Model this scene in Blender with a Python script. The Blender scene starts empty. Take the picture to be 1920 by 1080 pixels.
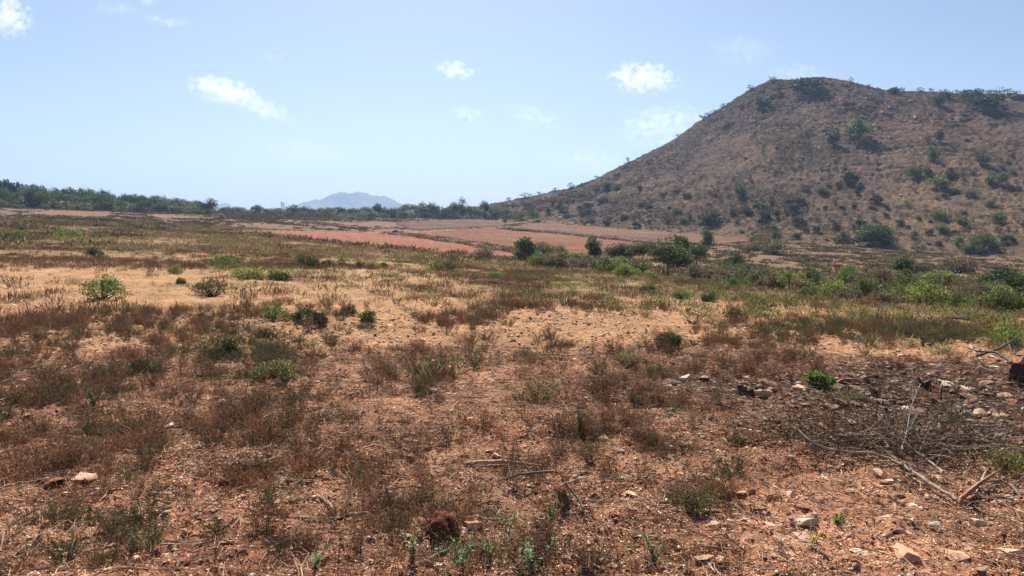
import bpy, bmesh, math, random
import numpy as np
from mathutils import Vector

random.seed(5)
R = np.random.default_rng(11)
SC = bpy.context.scene
COL = SC.collection

# ------------------------------------------------------------------ camera model (photo is 1920 x 1080)
CAMH = 1.6
F = 960 / math.tan(math.radians(34.5))
HORIZON = 398.0
PITCH = math.atan((540 - HORIZON) / F)
CP, SP = math.cos(PITCH), math.sin(PITCH)


def ray(px, py):
    x = (np.asarray(px, float) - 960) / F
    y = (540 - np.asarray(py, float)) / F
    return x, CP + y * SP, -SP + y * CP


def project(X, Y, Z):
    z = np.asarray(Z) - CAMH
    f = Y * CP - z * SP
    u = Y * SP + z * CP
    return 960 + F * X / f, 540 - F * u / f


def az_of(px):
    return np.arctan((np.asarray(px, float) - 960) / (F * CP))


# ------------------------------------------------------------------ noise
def _h(ix, iy, s):
    n = (ix.astype(np.int64) * 374761393 + iy.astype(np.int64) * 668265263 + s * 974634599) & 0xFFFFFFFF
    n = ((n ^ (n >> 13)) * 1274126177) & 0xFFFFFFFF
    n = n ^ (n >> 16)
    return (n & 0xFFFF) / 65535.0


def vnoise(x, y, s=0):
    x = np.asarray(x, float); y = np.asarray(y, float)
    ix = np.floor(x); iy = np.floor(y)
    fx = x - ix; fy = y - iy
    fx = fx * fx * (3 - 2 * fx); fy = fy * fy * (3 - 2 * fy)
    a = _h(ix, iy, s); b = _h(ix + 1, iy, s); c = _h(ix, iy + 1, s); d = _h(ix + 1, iy + 1, s)
    return (a + (b - a) * fx) * (1 - fy) + (c + (d - c) * fx) * fy


def fbm(x, y, s=0, o=4):
    t = 0; a = 0.5; n = 0
    for k in range(o):
        t = t + a * vnoise(x, y, s + k * 17); n += a
        x = x * 2.03 + 5.1; y = y * 2.03 - 3.7; a *= 0.5
    return t / n


def sstep(a, b, x):
    t = np.clip((x - a) / (b - a), 0, 1)
    return t * t * (3 - 2 * t)


# ------------------------------------------------------------------ terrain
DS = np.array([12, 18, 28, 42, 65, 100, 150, 220, 320.])
PYS = {480: [596, 540, 500, 474, 455, 437, 422, 408, 401],
       960: [590, 550, 524, 506, 488, 467, 440, 418, 402],
       1440: [597, 568, 546, 531, 514, 492, 462, 438, 426],
       1920: [622, 598, 578, 562, 540, 515, 492, 478, 468]}


def z_from(px, py, d):
    X, Y, Z = ray(px, py)
    return CAMH + d * Z / np.hypot(X, Y)


_cols = [-500, 0, 480, 960, 1440, 1920, 2500]
_zl = [0, -.05, -.1, -.05, .1, .5, 1.4, 3.0, 4.4]
_tab = [_zl, _zl] + [[float(z_from(p, y, d)) for y, d in zip(PYS[p], DS)] for p in (480, 960, 1440, 1920)]
_tab.append(_tab[-1])
_tab = np.array(_tab)
_dfull = np.concatenate([[0.2, 8], DS, [600, 1000, 9000]])
_tab = np.hstack([np.zeros((7, 2)), _tab, _tab[:, -1:] * 0.7, np.zeros((7, 2))])
_azc = np.array([az_of(c) for c in _cols])
NA, ND = 240, 400
_AZ = np.linspace(_azc[0], _azc[-1], NA)
_LD = np.linspace(math.log(0.2), math.log(9000), ND)
_t1 = np.array([np.interp(_LD, np.log(_dfull), r) for r in _tab])
_GZ = np.array([np.interp(_AZ, _azc, _t1[:, j]) for j in range(ND)]).T


def _smooth(g, k, ax):
    w = np.exp(-0.5 * (np.arange(-2 * k, 2 * k + 1) / k) ** 2); w /= w.sum()
    g = np.pad(g, [(2 * k, 2 * k) if a == ax else (0, 0) for a in range(2)], mode='edge')
    return np.apply_along_axis(lambda v: np.convolve(v, w, 'valid'), ax, g)


_GZ = _smooth(_smooth(_GZ, 6, 1), 14, 0)


def base_z(az, d):
    i = np.clip((az - _AZ[0]) / (_AZ[1] - _AZ[0]), 0, NA - 1.001)
    j = np.clip((np.log(np.maximum(d, .2)) - _LD[0]) / (_LD[1] - _LD[0]), 0, ND - 1.001)
    i0 = i.astype(int); j0 = j.astype(int); fi = i - i0; fj = j - j0
    return ((_GZ[i0, j0] * (1 - fi) + _GZ[i0 + 1, j0] * fi) * (1 - fj)
            + (_GZ[i0, j0 + 1] * (1 - fi) + _GZ[i0 + 1, j0 + 1] * fi) * fj)


def ground_z(X, Y):
    X = np.asarray(X, float); Y = np.asarray(Y, float)
    d = np.hypot(X, Y); az = np.arctan2(X, Y)
    z = base_z(az, d)
    z = z + (fbm(X * .45, Y * .45, 3, 3) - .5) * .16 * sstep(1, 6, d)
    z = z + (fbm(X * .06, Y * .06, 9, 3) - .5) * .55 * sstep(15, 80, d)
    return z


# hill: ridge outline of the photo, base distance and ridge distance per column
HS = np.array([(700, 408), (800, 401), (860, 395), (940, 380), (1000, 368), (1060, 353), (1110, 336), (1170, 307), (1220, 282),
               (1265, 256), (1300, 230), (1340, 205), (1365, 188), (1390, 171), (1415, 158), (1440, 150), (1485, 151), (1530, 147),
               (1570, 153), (1610, 164), (1640, 171), (1680, 173), (1740, 173), (1800, 178), (1850, 179), (1920, 179),
               (2050, 185), (2250, 215), (2500, 270), (2900, 370), (3300, 440)], float)
HB = np.array([(700, 270), (860, 250), (960, 228), (1200, 198), (1440, 182), (1920, 165), (2500, 160), (3300, 170)], float)
HR = np.array([(700, 300), (860, 300), (1000, 310), (1200, 325), (1440, 335), (1920, 345), (3300, 380)], float)
_haz = az_of(HS[:, 0])
_hz = np.array([float(z_from(p, y, np.interp(p, HR[:, 0], HR[:, 1]))) for p, y in HS])


def hill_prm(az):
    px = 960 + np.tan(np.clip(az, -1.2, 1.2)) * F * CP
    return np.interp(px, HB[:, 0], HB[:, 1]), np.interp(px, HR[:, 0], HR[:, 1]), np.interp(az, _haz, _hz)


def hill_z(X, Y):
    X = np.asarray(X, float); Y = np.asarray(Y, float)
    d = np.hypot(X, Y); az = np.arctan2(X, Y)
    B, Rr, Z = hill_prm(az)
    zb = base_z(az, B)
    s = (d - B) / (Rr - B)
    e = np.where(s < 1, np.clip(s, 0, 1) ** 1.12, 1)
    crag = sstep(.78, .97, s)
    e = e * .97 + .03 * crag
    z = zb + (Z - zb) * e
    back = np.maximum(d - Rr, 0)
    z = z - back * .12 - back ** 2 * .0018
    n = (fbm(X * .035, Y * .035, 31, 4) - .5) * 3.2 + (fbm(X * .25, Y * .25, 35, 3) - .5) * .9
    # ledges that follow the contours
    led = z * .55 + (fbm(X * .03, Y * .03, 41, 3)) * 3
    fr = led - np.floor(led)
    n = n + (sstep(.0, .35, fr) - fr) * .6 * sstep(.42, .62, fbm(X * .06, Y * .05, 47, 3))
    gu = np.abs(fbm(az * 34 + fbm(X * .02, Y * .02, 53, 2) * 3, s * 2.2, 51, 3) - .5) * 2
    n = n - (1 - sstep(0, .45, gu)) * .8 * sstep(.12, .4, s) * (1 - sstep(.85, 1, s))
    cr = sstep(.5, .68, fbm(X * .09, Y * .09, 57, 4)) * sstep(.45, .8, s)
    n = n + cr * 1.5 * (vnoise(X * .7, Y * .7, 59) - .2)
    n = n + (fbm(az * 260, z * 1.1 + fbm(X * .05, Y * .05, 67, 2) * 4, 63, 3) - .5) * 1.1
    w = sstep(0, .12, s) * (1 - .55 * sstep(.85, 1.0, s))
    z = z + n * w
    z = np.where(s < 0, zb + s * 40, z)
    return np.where(az < _haz[0], -60, z)


def surf_z(X, Y):
    return np.maximum(ground_z(X, Y), hill_z(X, Y))


_HD = np.exp(np.linspace(math.log(1.8), math.log(700), 1500))


def hit(px, py):
    """Ground point under each photo pixel."""
    px = np.atleast_1d(np.asarray(px, float)); py = np.atleast_1d(np.asarray(py, float))
    out = np.zeros((len(px), 3))
    for k in range(len(px)):
        X, Y, Z = ray(px[k], py[k]); h = math.hypot(X, Y)
        xs = X / h * _HD; ys = Y / h * _HD; zs = CAMH + Z / h * _HD
        below = np.nonzero(zs <= surf_z(xs, ys))[0]
        if len(below):
            i = below[0]
        else:
            B, Rr, _z = hill_prm(np.array([math.atan2(X, Y)]))
            i = int(np.searchsorted(_HD, Rr[0] - 2)) if px[k] > 860 else int(np.searchsorted(_HD, 250))
        out[k] = xs[i], ys[i], float(surf_z(xs[i:i + 1], ys[i:i + 1])[0])
    return out


# ------------------------------------------------------------------ materials
def new_mat(name):
    m = bpy.data.materials.new(name); m.use_nodes = True
    nt = m.node_tree; nt.nodes.clear()
    out = nt.nodes.new('ShaderNodeOutputMaterial')
    return m, nt, out


class NT:
    def __init__(s, nt): s.nt = nt
    def n(s, t, **kw):
        nd = s.nt.nodes.new(t)
        for k, v in kw.items(): setattr(nd, k, v)
        return nd
    def l(s, a, b): s.nt.links.new(a, b)
    def val(s, sock, v):
        if hasattr(v, 'is_output'): s.l(v, sock)
        else: sock.default_value = v
    def math(s, op, a, b=0.0, clamp=False):
        nd = s.n('ShaderNodeMath', operation=op, use_clamp=clamp); s.val(nd.inputs[0], a); s.val(nd.inputs[1], b); return nd.outputs[0]
    def noise(s, vec, scale, detail=4, rough=.6, dist=0):
        nd = s.n('ShaderNodeTexNoise'); s.l(vec, nd.inputs['Vector'])
        nd.inputs['Scale'].default_value = scale; nd.inputs['Detail'].default_value = detail
        nd.inputs['Roughness'].default_value = rough; nd.inputs['Distortion'].default_value = dist
        return nd.outputs['Fac']
    def ramp(s, f, stops):
        nd = s.n('ShaderNodeValToRGB'); s.l(f, nd.inputs[0]); e = nd.color_ramp.elements
        while len(e) < len(stops): e.new(.5)
        for k, (p, c) in enumerate(stops):
            e[k].position = p; e[k].color = (c, c, c, 1) if not hasattr(c, '__len__') else (*c, 1)
        return nd.outputs[0]
    def mix(s, f, a, b, mode='MIX'):
        nd = s.n('ShaderNodeMix', data_type='RGBA', blend_type=mode)
        s.val(nd.inputs[0], f)
        for k, v in ((6, a), (7, b)):
            if hasattr(v, 'is_output'): s.l(v, nd.inputs[k])
            else: nd.inputs[k].default_value = (*v, 1) if len(v) == 3 else v
        return nd.outputs[2]


def plant_mat(name, transl=.35, rough=.6, spec=.25, var=.35):
    m, nt, out = new_mat(name); t = NT(nt)
    at = t.n('ShaderNodeAttribute', attribute_name='col')
    oi = t.n('ShaderNodeObjectInfo')
    geo = t.n('ShaderNodeNewGeometry')
    k = t.math('ADD', t.math('MULTIPLY', oi.outputs['Random'], var), 1 - var * .5)
    k2 = t.math('ADD', t.math('MULTIPLY', geo.outputs['Random Per Island'], .8), .6)
    kk = t.math('MULTIPLY', k, k2)
    cc = t.n('ShaderNodeCombineColor')
    for i in range(3): t.l(kk, cc.inputs[i])
    c = t.mix(1.0, at.outputs['Color'], cc.outputs[0], 'MULTIPLY')
    p = t.n('ShaderNodeBsdfPrincipled'); t.l(c, p.inputs['Base Color'])
    p.inputs['Roughness'].default_value = rough; p.inputs['Specular IOR Level'].default_value = spec
    if transl > 0:
        tr = t.n('ShaderNodeBsdfTranslucent'); t.l(c, tr.inputs['Color'])
        mx = t.n('ShaderNodeMixShader'); mx.inputs[0].default_value = transl
        t.l(p.outputs[0], mx.inputs[1]); t.l(tr.outputs[0], mx.inputs[2]); t.l(mx.outputs[0], out.inputs[0])
    else:
        t.l(p.outputs[0], out.inputs[0])
    return m


def ground_mat(name, speck=1.0, fine=1.0, far=False):
    m, nt, out = new_mat(name); t = NT(nt)
    at = t.n('ShaderNodeAttribute', attribute_name='col')
    geo = t.n('ShaderNodeNewGeometry'); P = geo.outputs['Position']
    n1 = t.noise(P, .9 if not far else .09, 5, .65)
    n2 = t.noise(P, 9 if not far else .8, 6, .7)
    n3 = t.noise(P, 60 if not far else 4, 4, .7)
    v = t.math('MULTIPLY', t.ramp(n1, [(.3, .62), (.7, 1.25)]), t.ramp(n2, [(.25, .5), (.5, 1.0), (.75, 1.4)]))
    v = t.math('MULTIPLY', v, t.ramp(n3, [(.3, .7), (.7, 1.3)]))
    cc = t.n('ShaderNodeCombineColor')
    for i in range(3): t.l(v, cc.inputs[i])
    c = t.mix(1.0, at.outputs['Color'], cc.outputs[0], 'MULTIPLY')
    # grit: pale and dark crumbs of stone
    vo = t.n('ShaderNodeTexVoronoi'); t.l(P, vo.inputs['Vector']); vo.inputs['Scale'].default_value = 55 if not far else 1.6
    sep = t.n('ShaderNodeSeparateColor'); t.l(vo.outputs['Color'], sep.inputs[0])
    near = t.math('LESS_THAN', vo.outputs['Distance'], .33 if not far else .3)
    pale = t.math('MULTIPLY', near, t.math('GREATER_THAN', sep.outputs[0], .80 if not far else .86))
    dark = t.math('MULTIPLY', near, t.math('LESS_THAN', sep.outputs[0], .25))
    c = t.mix(t.math('MULTIPLY', pale, .65 * speck), c, (.52, .36, .27))
    c = t.mix(t.math('MULTIPLY', dark, .5 * speck), c, (.07, .035, .025))
    p = t.n('ShaderNodeBsdfPrincipled'); t.l(c, p.inputs['Base Color']); p.inputs['Roughness'].default_value = .95
    p.inputs['Specular IOR Level'].default_value = .1
    h = t.math('ADD', t.math('MULTIPLY', n2, 1.0), t.math('MULTIPLY', n3, .45))
    h = t.math('ADD', h, t.math('MULTIPLY', near, .12))
    b = t.n('ShaderNodeBump'); t.l(h, b.inputs['Height']); b.inputs['Strength'].default_value = .8 * fine
    b.inputs['Distance'].default_value = .05 if not far else .8
    t.l(b.outputs[0], p.inputs['Normal']); t.l(p.outputs[0], out.inputs[0])
    return m


def stone_mat(name):
    m, nt, out = new_mat(name); t = NT(nt)
    at = t.n('ShaderNodeAttribute', attribute_name='col'); oi = t.n('ShaderNodeObjectInfo')
    tc = t.n('ShaderNodeTexCoord')
    n1 = t.noise(tc.outputs['Object'], 3, 6, .7); n2 = t.noise(tc.outputs['Object'], 25, 4, .7)
    v = t.math('MULTIPLY', t.ramp(n1, [(.3, .7), (.7, 1.25)]), t.ramp(n2, [(.3, .75), (.7, 1.2)]))
    v = t.math('MULTIPLY', v, t.math('ADD', t.math('MULTIPLY', oi.outputs['Random'], .6), .7))
    cc = t.n('ShaderNodeCombineColor')
    for i in range(3): t.l(v, cc.inputs[i])
    c = t.mix(1.0, at.outputs['Color'], cc.outputs[0], 'MULTIPLY')
    p = t.n('ShaderNodeBsdfPrincipled'); t.l(c, p.inputs['Base Color']); p.inputs['Roughness'].default_value = .8
    p.inputs['Specular IOR Level'].default_value = .3
    b = t.n('ShaderNodeBump'); t.l(n2, b.inputs['Height']); b.inputs['Strength'].default_value = .5; b.inputs['Distance'].default_value = .02
    t.l(b.outputs[0], p.inputs['Normal']); t.l(p.outputs[0], out.inputs[0])
    return m


def bark_mat(name):
    m, nt, out = new_mat(name); t = NT(nt)
    at = t.n('ShaderNodeAttribute', attribute_name='col'); tc = t.n('ShaderNodeTexCoord')
    n1 = t.noise(tc.outputs['Object'], 14, 6, .7); n2 = t.noise(tc.outputs['Object'], 90, 3, .7)
    v = t.math('MULTIPLY', t.ramp(n1, [(.3, .55), (.7, 1.35)]), t.ramp(n2, [(.3, .75), (.7, 1.2)]))
    cc = t.n('ShaderNodeCombineColor')
    for i in range(3): t.l(v, cc.inputs[i])
    c = t.mix(1.0, at.outputs['Color'], cc.outputs[0], 'MULTIPLY')
    p = t.n('ShaderNodeBsdfPrincipled'); t.l(c, p.inputs['Base Color']); p.inputs['Roughness'].default_value = .75
    b = t.n('ShaderNodeBump'); t.l(n1, b.inputs['Height']); b.inputs['Strength'].default_value = .6; b.inputs['Distance'].default_value = .01
    t.l(b.outputs[0], p.inputs['Normal']); t.l(p.outputs[0], out.inputs[0])
    return m


M_LEAF = plant_mat('leaf', .4)
M_DRY = plant_mat('dry_twig', .22, .7, .2, .8)
M_BARK = bark_mat('bark')
M_STONE = stone_mat('stone')
M_GROUND = ground_mat('soil')
M_HILL = ground_mat('hill_soil', .8, 1, True)


# ------------------------------------------------------------------ mesh buffer
class Geo:
    def __init__(s): s.v = []; s.c = []; s.q = []; s.t = []; s.n = 0
    def add(s, v, c, q=None, t=None):
        v = np.asarray(v, np.float32).reshape(-1, 3)
        c = np.broadcast_to(np.asarray(c, np.float32), v.shape)
        if q is not None and len(q): s.q.append(np.asarray(q, np.int64) + s.n)
        if t is not None and len(t): s.t.append(np.asarray(t, np.int64) + s.n)
        s.v.append(v); s.c.append(c); s.n += len(v)
    def arrays(s):
        v = np.concatenate(s.v) if s.v else np.zeros((0, 3), np.float32)
        c = np.concatenate(s.c) if s.c else np.zeros((0, 3), np.float32)
        q = np.concatenate(s.q) if s.q else np.zeros((0, 4), np.int64)
        t = np.concatenate(s.t) if s.t else np.zeros((0, 3), np.int64)
        return v, c, q, t
    def scaled(s, k):
        g = Geo(); v, c, q, t = s.arrays(); g.add(v * k, c, q, t); return g


def mesh_from(name, arrays, mat, smooth=False):
    v, c, q, t = arrays
    me = bpy.data.meshes.new(name)
    me.vertices.add(len(v)); me.vertices.foreach_set('co', v.astype(np.float32).ravel())
    nl = len(q) * 4 + len(t) * 3
    me.loops.add(nl); me.loops.foreach_set('vertex_index', np.concatenate([q.ravel(), t.ravel()]).astype(np.int32))
    st = np.concatenate([np.arange(len(q)) * 4, len(q) * 4 + np.arange(len(t)) * 3]).astype(np.int32)
    me.polygons.add(len(st)); me.polygons.foreach_set('loop_start', st)
    me.polygons.foreach_set('use_smooth', np.full(len(st), smooth, bool))
    at = me.color_attributes.new('col', 'FLOAT_COLOR', 'POINT')
    at.data.foreach_set('color', np.hstack([c, np.ones((len(c), 1))]).astype(np.float32).ravel())
    me.update(calc_edges=True)
    me.materials.append(mat)
    return me


def link(name, me, loc=(0, 0, 0), rz=0.0, sc=1.0, parent=None):
    o = bpy.data.objects.new(name, me); COL.objects.link(o)
    o.location = loc; o.rotation_euler = (0, 0, rz)
    o.scale = (sc, sc, sc) if not hasattr(sc, '__len__') else sc
    if parent is not None: o.parent = parent
    return o


def tag(o, label=None, cat=None, group=None, kind=None):
    if label: o['label'] = label
    if cat: o['category'] = cat
    if group: o['group'] = group
    if kind: o['kind'] = kind
    return o


def unit(v): return v / np.maximum(np.linalg.norm(v, axis=-1, keepdims=True), 1e-9)


def tube(g, path, rad, col, sides=4):
    path = np.asarray(path, float); k = len(path); rad = np.broadcast_to(np.asarray(rad, float), (k,))
    tan = unit(np.gradient(path, axis=0))
    ref = np.array([0.3, 0.9, .2]) if abs(tan[0] @ np.array([0, 0, 1.])) > .7 else np.array([0, 0, 1.])
    a = unit(np.cross(tan, ref)); b = np.cross(tan, a)
    th = np.arange(sides) / sides * 2 * math.pi
    ring = a[:, None] * np.cos(th)[None, :, None] + b[:, None] * np.sin(th)[None, :, None]
    v = path[:, None] + ring * rad[:, None, None]
    i = np.arange(k - 1)[:, None] * sides; j = np.arange(sides)[None]; jn = (j + 1) % sides
    q = np.stack([i + j, i + jn, i + sides + jn, i + sides + j], -1).reshape(-1, 4)
    cap = []
    if sides >= 4:
        for base in (0, (k - 1) * sides):
            for jj in range(1, sides - 1): cap.append((base, base + jj, base + jj + 1))
    g.add(v.reshape(-1, 3), col, q, cap)


def leaves(g, P, D, L, W, col):
    n = len(P)
    D = unit(D); U = unit(np.cross(D, R.normal(size=(n, 3))))
    L = np.broadcast_to(L, (n,))[:, None]; W = np.broadcast_to(W, (n,))[:, None]
    v = np.stack([P, P + D * L * .45 + U * W * .5, P + D * L, P + D * L * .45 - U * W * .5], 1).reshape(-1, 3)
    col = np.broadcast_to(np.asarray(col, float), (n, 3))
    g.add(v, np.repeat(col, 4, 0), np.arange(n * 4).reshape(n, 4))


def jit(c, n, s=.25):
    return np.clip(np.asarray(c)[None] * (1 + R.normal(size=(n, 1)) * s) * (1 + R.normal(size=(n, 3)) * s * .25), .004, .9)


# ------------------------------------------------------------------ plant builders (local metres, base at origin)
def dry_weed(h=.35, r=.16, stems=26, leaf=9, col=(.13, .07, .05), lcol=(.16, .09, .055), lean=.5, w=.0028, lsize=.02):
    g = Geo()
    for _ in range(stems):
        a = R.uniform(0, 2 * math.pi); b0 = np.array([math.cos(a), math.sin(a), 0]) * r * R.uniform(0, .45)
        hh = h * R.uniform(.45, 1.1)
        out = np.array([math.cos(a + R.normal() * .5), math.sin(a + R.normal() * .5), 0]) * r * R.uniform(.2, 1.5) * lean * 2
        ts = np.linspace(0, 1, 4)[:, None]
        path = b0 + out * ts ** 1.3 + np.array([0, 0, hh]) * ts + R.normal(size=(4, 3)) * .012 * h / .35 * ts
        c = jit(col, 1, .3)[0]
        tube(g, path, np.linspace(w, w * .45, 4), c, 3)
        for _b in range(R.integers(1, 4)):
            k = R.uniform(.3, .85); p = b0 + out * k ** 1.3 + np.array([0, 0, hh * k])
            d = unit(np.array([R.normal(), R.normal(), R.uniform(.5, 1.8)])) * hh * R.uniform(.15, .4)
            tube(g, np.stack([p, p + d * .5 + R.normal(size=3) * .006, p + d]), [w * .6, w * .5, w * .3], c, 3)
            n = max(1, leaf // 3)
            q = p + d * R.uniform(.2, 1, (n, 1)) + R.normal(size=(n, 3)) * .006
            leaves(g, q, R.normal(size=(n, 3)) + [0, 0, .7], R.uniform(.6, 1.3, n) * lsize, R.uniform(.3, .5, n) * lsize, jit(lcol, n))
        n = leaf
        k = R.uniform(.25, 1, (n, 1)); q = b0 + out * k ** 1.3 + np.array([0, 0, hh]) * k + R.normal(size=(n, 3)) * .01
        leaves(g, q, R.normal(size=(n, 3)) + [0, 0, .6], R.uniform(.6, 1.4, n) * lsize, R.uniform(.3, .5, n) * lsize, jit(lcol, n))
    return g


def far_weed(h=.35, r=.25, n=46, col=(.13, .07, .05), col2=None, w=.02, up=1.2):
    g = Geo()
    a = R.uniform(0, 2 * math.pi, n); rr = r * np.sqrt(R.uniform(0, 1, n))
    P = np.stack([np.cos(a) * rr, np.sin(a) * rr, R.uniform(0, .45, n) * h * (1 - .5 * rr / r)], 1)
    D = R.normal(size=(n, 3)) * .55 + np.array([0, 0, up]); D[:, :2] += P[:, :2] / r * .5
    cc = jit(col, n, .3)
    if col2 is not None:
        k = R.uniform(size=n) < .45; cc[k] = jit(col2, int(k.sum()), .25)
    leaves(g, P, D, R.uniform(.3, .75, n) * h, R.uniform(.5, 1.5, n) * w, cc)
    return g


def grass_tuft(h=.3, r=.12, n=50, col=(.42, .31, .16), w=.006):
    g = Geo()
    a = R.uniform(0, 2 * math.pi, n); rr = r * .4 * np.sqrt(R.uniform(0, 1, n))
    P = np.stack([np.cos(a) * rr, np.sin(a) * rr, np.zeros(n)], 1)
    out = np.stack([np.cos(a), np.sin(a), np.zeros(n)], 1) * R.uniform(.1, 1, (n, 1)) * r
    hh = h * R.uniform(.5, 1.1, (n, 1)); U = unit(np.cross(out + [0, 0, .01], [0, 0, 1.])); ww = w * R.uniform(.6, 1.3, (n, 1))
    m = P + out * .35 + hh * [0, 0, .6]; tp = P + out * 1.3 + hh * [0, 0, 1.] + R.normal(size=(n, 3)) * .02
    v = np.stack([P - U * ww, P + U * ww, m + U * ww * .8, m - U * ww * .8, tp - U * ww * .15, tp + U * ww * .15], 1).reshape(-1, 3)
    i = np.arange(n)[:, None] * 6
    q = np.concatenate([i + [0, 1, 2, 3], i + [3, 2, 5, 4]])
    g.add(v, np.repeat(jit(col, n), 6, 0), q)
    return g


def bush(w=1.0, h=.7, n=500, leaf=.05, cols=((.1, .15, .03),), clumps=14, stems=8, scol=(.1, .07, .05), up=.4, gap=.3, flat=1.0):
    """Rounded shrub: clumps of leaves on stems, gaps between the clumps. Unit metres."""
    g = Geo()
    cs = []
    for k in range(clumps):
        a = R.uniform(0, 2 * math.pi); rr = math.sqrt(R.uniform(.02, 1)) * .42 * w
        top = h * math.sqrt(max(.08, 1 - (rr / (.5 * w)) ** 2))
        z = top * R.uniform(.3, .88)
        cs.append((math.cos(a) * rr, math.sin(a) * rr, z, R.uniform(.1, .22) * w))
    for k in range(stems):
        c = cs[k % clumps]
        b = np.array([R.normal() * .05 * w, R.normal() * .05 * w, 0]); e = np.array(c[:3])
        m = (b + e) / 2 + np.array([0, 0, -.05 * h]) + R.normal(size=3) * .03 * w
        tube(g, [b, m, e], np.array([.022, .014, .006]) * w, jit(scol, 1)[0], 4)
    per = max(1, n // clumps)
    for c in cs:
        col = np.asarray(cols[R.integers(len(cols))]) * R.uniform(.75, 1.25)
        m = int(per * R.uniform(.6, 1.4))
        d = unit(R.normal(size=(m, 3))); rad = c[3] * R.uniform(.25, 1.15, (m, 1)) ** .7
        P = np.array(c[:3]) + d * rad * [1, 1, .75 * flat]
        P[:, 2] = np.maximum(P[:, 2], R.uniform(.0, .12, m) * h)
        leaves(g, P, d + R.normal(size=(m, 3)) * .7 + [0, 0, up], R.uniform(.6, 1.4, m) * leaf, R.uniform(.35, .7, m) * leaf, jit(col, m, .22))
    return g


def tree(h=3.0, w=3.0, trunk_h=1.0, n=2200, leaf=.12, cols=((.04, .07, .02),), clumps=26, limbs=7, bark=(.09, .07, .055), shape='round', tr=.05):
    """Returns (trunk, crown)."""
    g = Geo(); c = Geo()
    cs = []
    ch = h - trunk_h * .75
    for k in range(clumps):
        a = R.uniform(0, 2 * math.pi); u = R.uniform(0, 1)
        if shape == 'umbrella':
            rr = math.sqrt(R.uniform(.02, 1)) * .45 * w; z = h - .1 * h - (rr / (.5 * w)) ** 2 * .28 * h - R.uniform(0, .22) * h
        elif shape == 'spire':
            t = (k + R.uniform()) / clumps; rr = (1 - t) ** .8 * .5 * w * R.uniform(.2, 1.1); z = trunk_h * .7 + t * ch * .98
        elif shape == 'clumpy':
            t = (k + R.uniform()) / clumps; rr = .33 * w * R.uniform(.1, 1.0) * (1.15 - .5 * t); z = trunk_h * .5 + t * ch * .92
        else:
            el = math.asin(R.uniform(-.55, 1)); q = R.uniform(.35, .92)
            rr = math.cos(el) * .46 * w * q; z = trunk_h * .75 + ch * .45 + math.sin(el) * ch * .46 * q
        cs.append((math.cos(a) * rr, math.sin(a) * rr, z, (R.uniform(.11, .2) if shape != 'clumpy' else R.uniform(.16, .25)) * w))
    ln = R.normal(size=2) * .05 * h
    fork = np.array([ln[0], ln[1], trunk_h])
    tube(g, [np.zeros(3), fork * [.3, .3, .3], fork * [.8, .8, .7] , fork], np.array([1.35, 1.0, .9, .75]) * tr * h / 3 * 1.2, jit(bark, 1, .1)[0], 7)
    idx = R.permutation(clumps)[:limbs]
    for k in idx:
        e = np.array(cs[k][:3]); m = fork + (e - fork) * .5 + R.normal(size=3) * .05 * w + [0, 0, -.03 * h]
        tube(g, [fork, fork + (m - fork) * .5, m, e], np.array([.6, .48, .34, .12]) * tr * h / 3, jit(bark, 1, .1)[0], 5)
        for k2 in R.permutation(clumps)[:2]:
            e2 = np.array(cs[k2][:3])
            if np.linalg.norm(e2 - m) < .45 * w:
                tube(g, [m, (m + e2) / 2 + R.normal(size=3) * .02 * w, e2], np.array([.26, .18, .07]) * tr * h / 3, jit(bark, 1, .1)[0], 4)
    if shape == 'spire':
        tube(g, [fork, [ln[0], ln[1], h * .97]], [tr * h / 3 * .7, .01], bark, 5)
    per = n // clumps
    for q in cs:
        col = np.asarray(cols[R.integers(len(cols))]) * R.uniform(.75, 1.3)
        m = int(per * R.uniform(.5, 1.5)) + 1
        d = unit(R.normal(size=(m, 3))); rad = q[3] * R.uniform(.2, 1.2, (m, 1)) ** .7
        fl = .5 if shape == 'umbrella' else .78
        P = np.array(q[:3]) + d * rad * [1, 1, fl]
        leaves(c, P, d + R.normal(size=(m, 3)) * .8 + [0, 0, .35], R.uniform(.6, 1.4, m) * leaf, R.uniform(.4, .75, m) * leaf, jit(col, m, .22))
    return g, c


def merge(name, variants, pos, rz, sc, tint, mat, vi=None, squash=None):
    """All copies of the variants as ONE mesh (for stuff)."""
    g = Geo(); N = len(pos)
    if vi is None: vi = R.integers(0, len(variants), N)
    arrs = [v.arrays() for v in variants]
    for k, (v, c, q, t) in enumerate(arrs):
        I = np.nonzero(vi == k)[0]
        if not len(I): continue
        cs, sn = np.cos(rz[I])[:, None], np.sin(rz[I])[:, None]; s = sc[I][:, None]
        zz = v[None, :, 2] * s * (1 if squash is None else squash[I][:, None])
        V = np.stack([(v[None, :, 0] * cs - v[None, :, 1] * sn) * s, (v[None, :, 0] * sn + v[None, :, 1] * cs) * s, zz], -1) + pos[I][:, None]
        C = np.clip(c[None] * tint[I][:, None], 0, .95)
        off = (np.arange(len(I)) * len(v))[:, None, None]
        g.add(V.reshape(-1, 3), C.reshape(-1, 3), (q[None] + off).reshape(-1, 4) if len(q) else None, (t[None] + off).reshape(-1, 3) if len(t) else None)
    return link(name, mesh_from(name, g.arrays(), mat))


def patches(px, py, P):
    """Sum of soft elliptical patches laid over the field: rows of (px, py, rx, ry, weight)."""
    t = np.zeros_like(px)
    for x, y, rx, ry, w in P:
        t = np.maximum(t, w * np.exp(-(((px - x) / rx) ** 2 + ((py - y) / ry) ** 2) ** 1.5))
    return t


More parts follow.
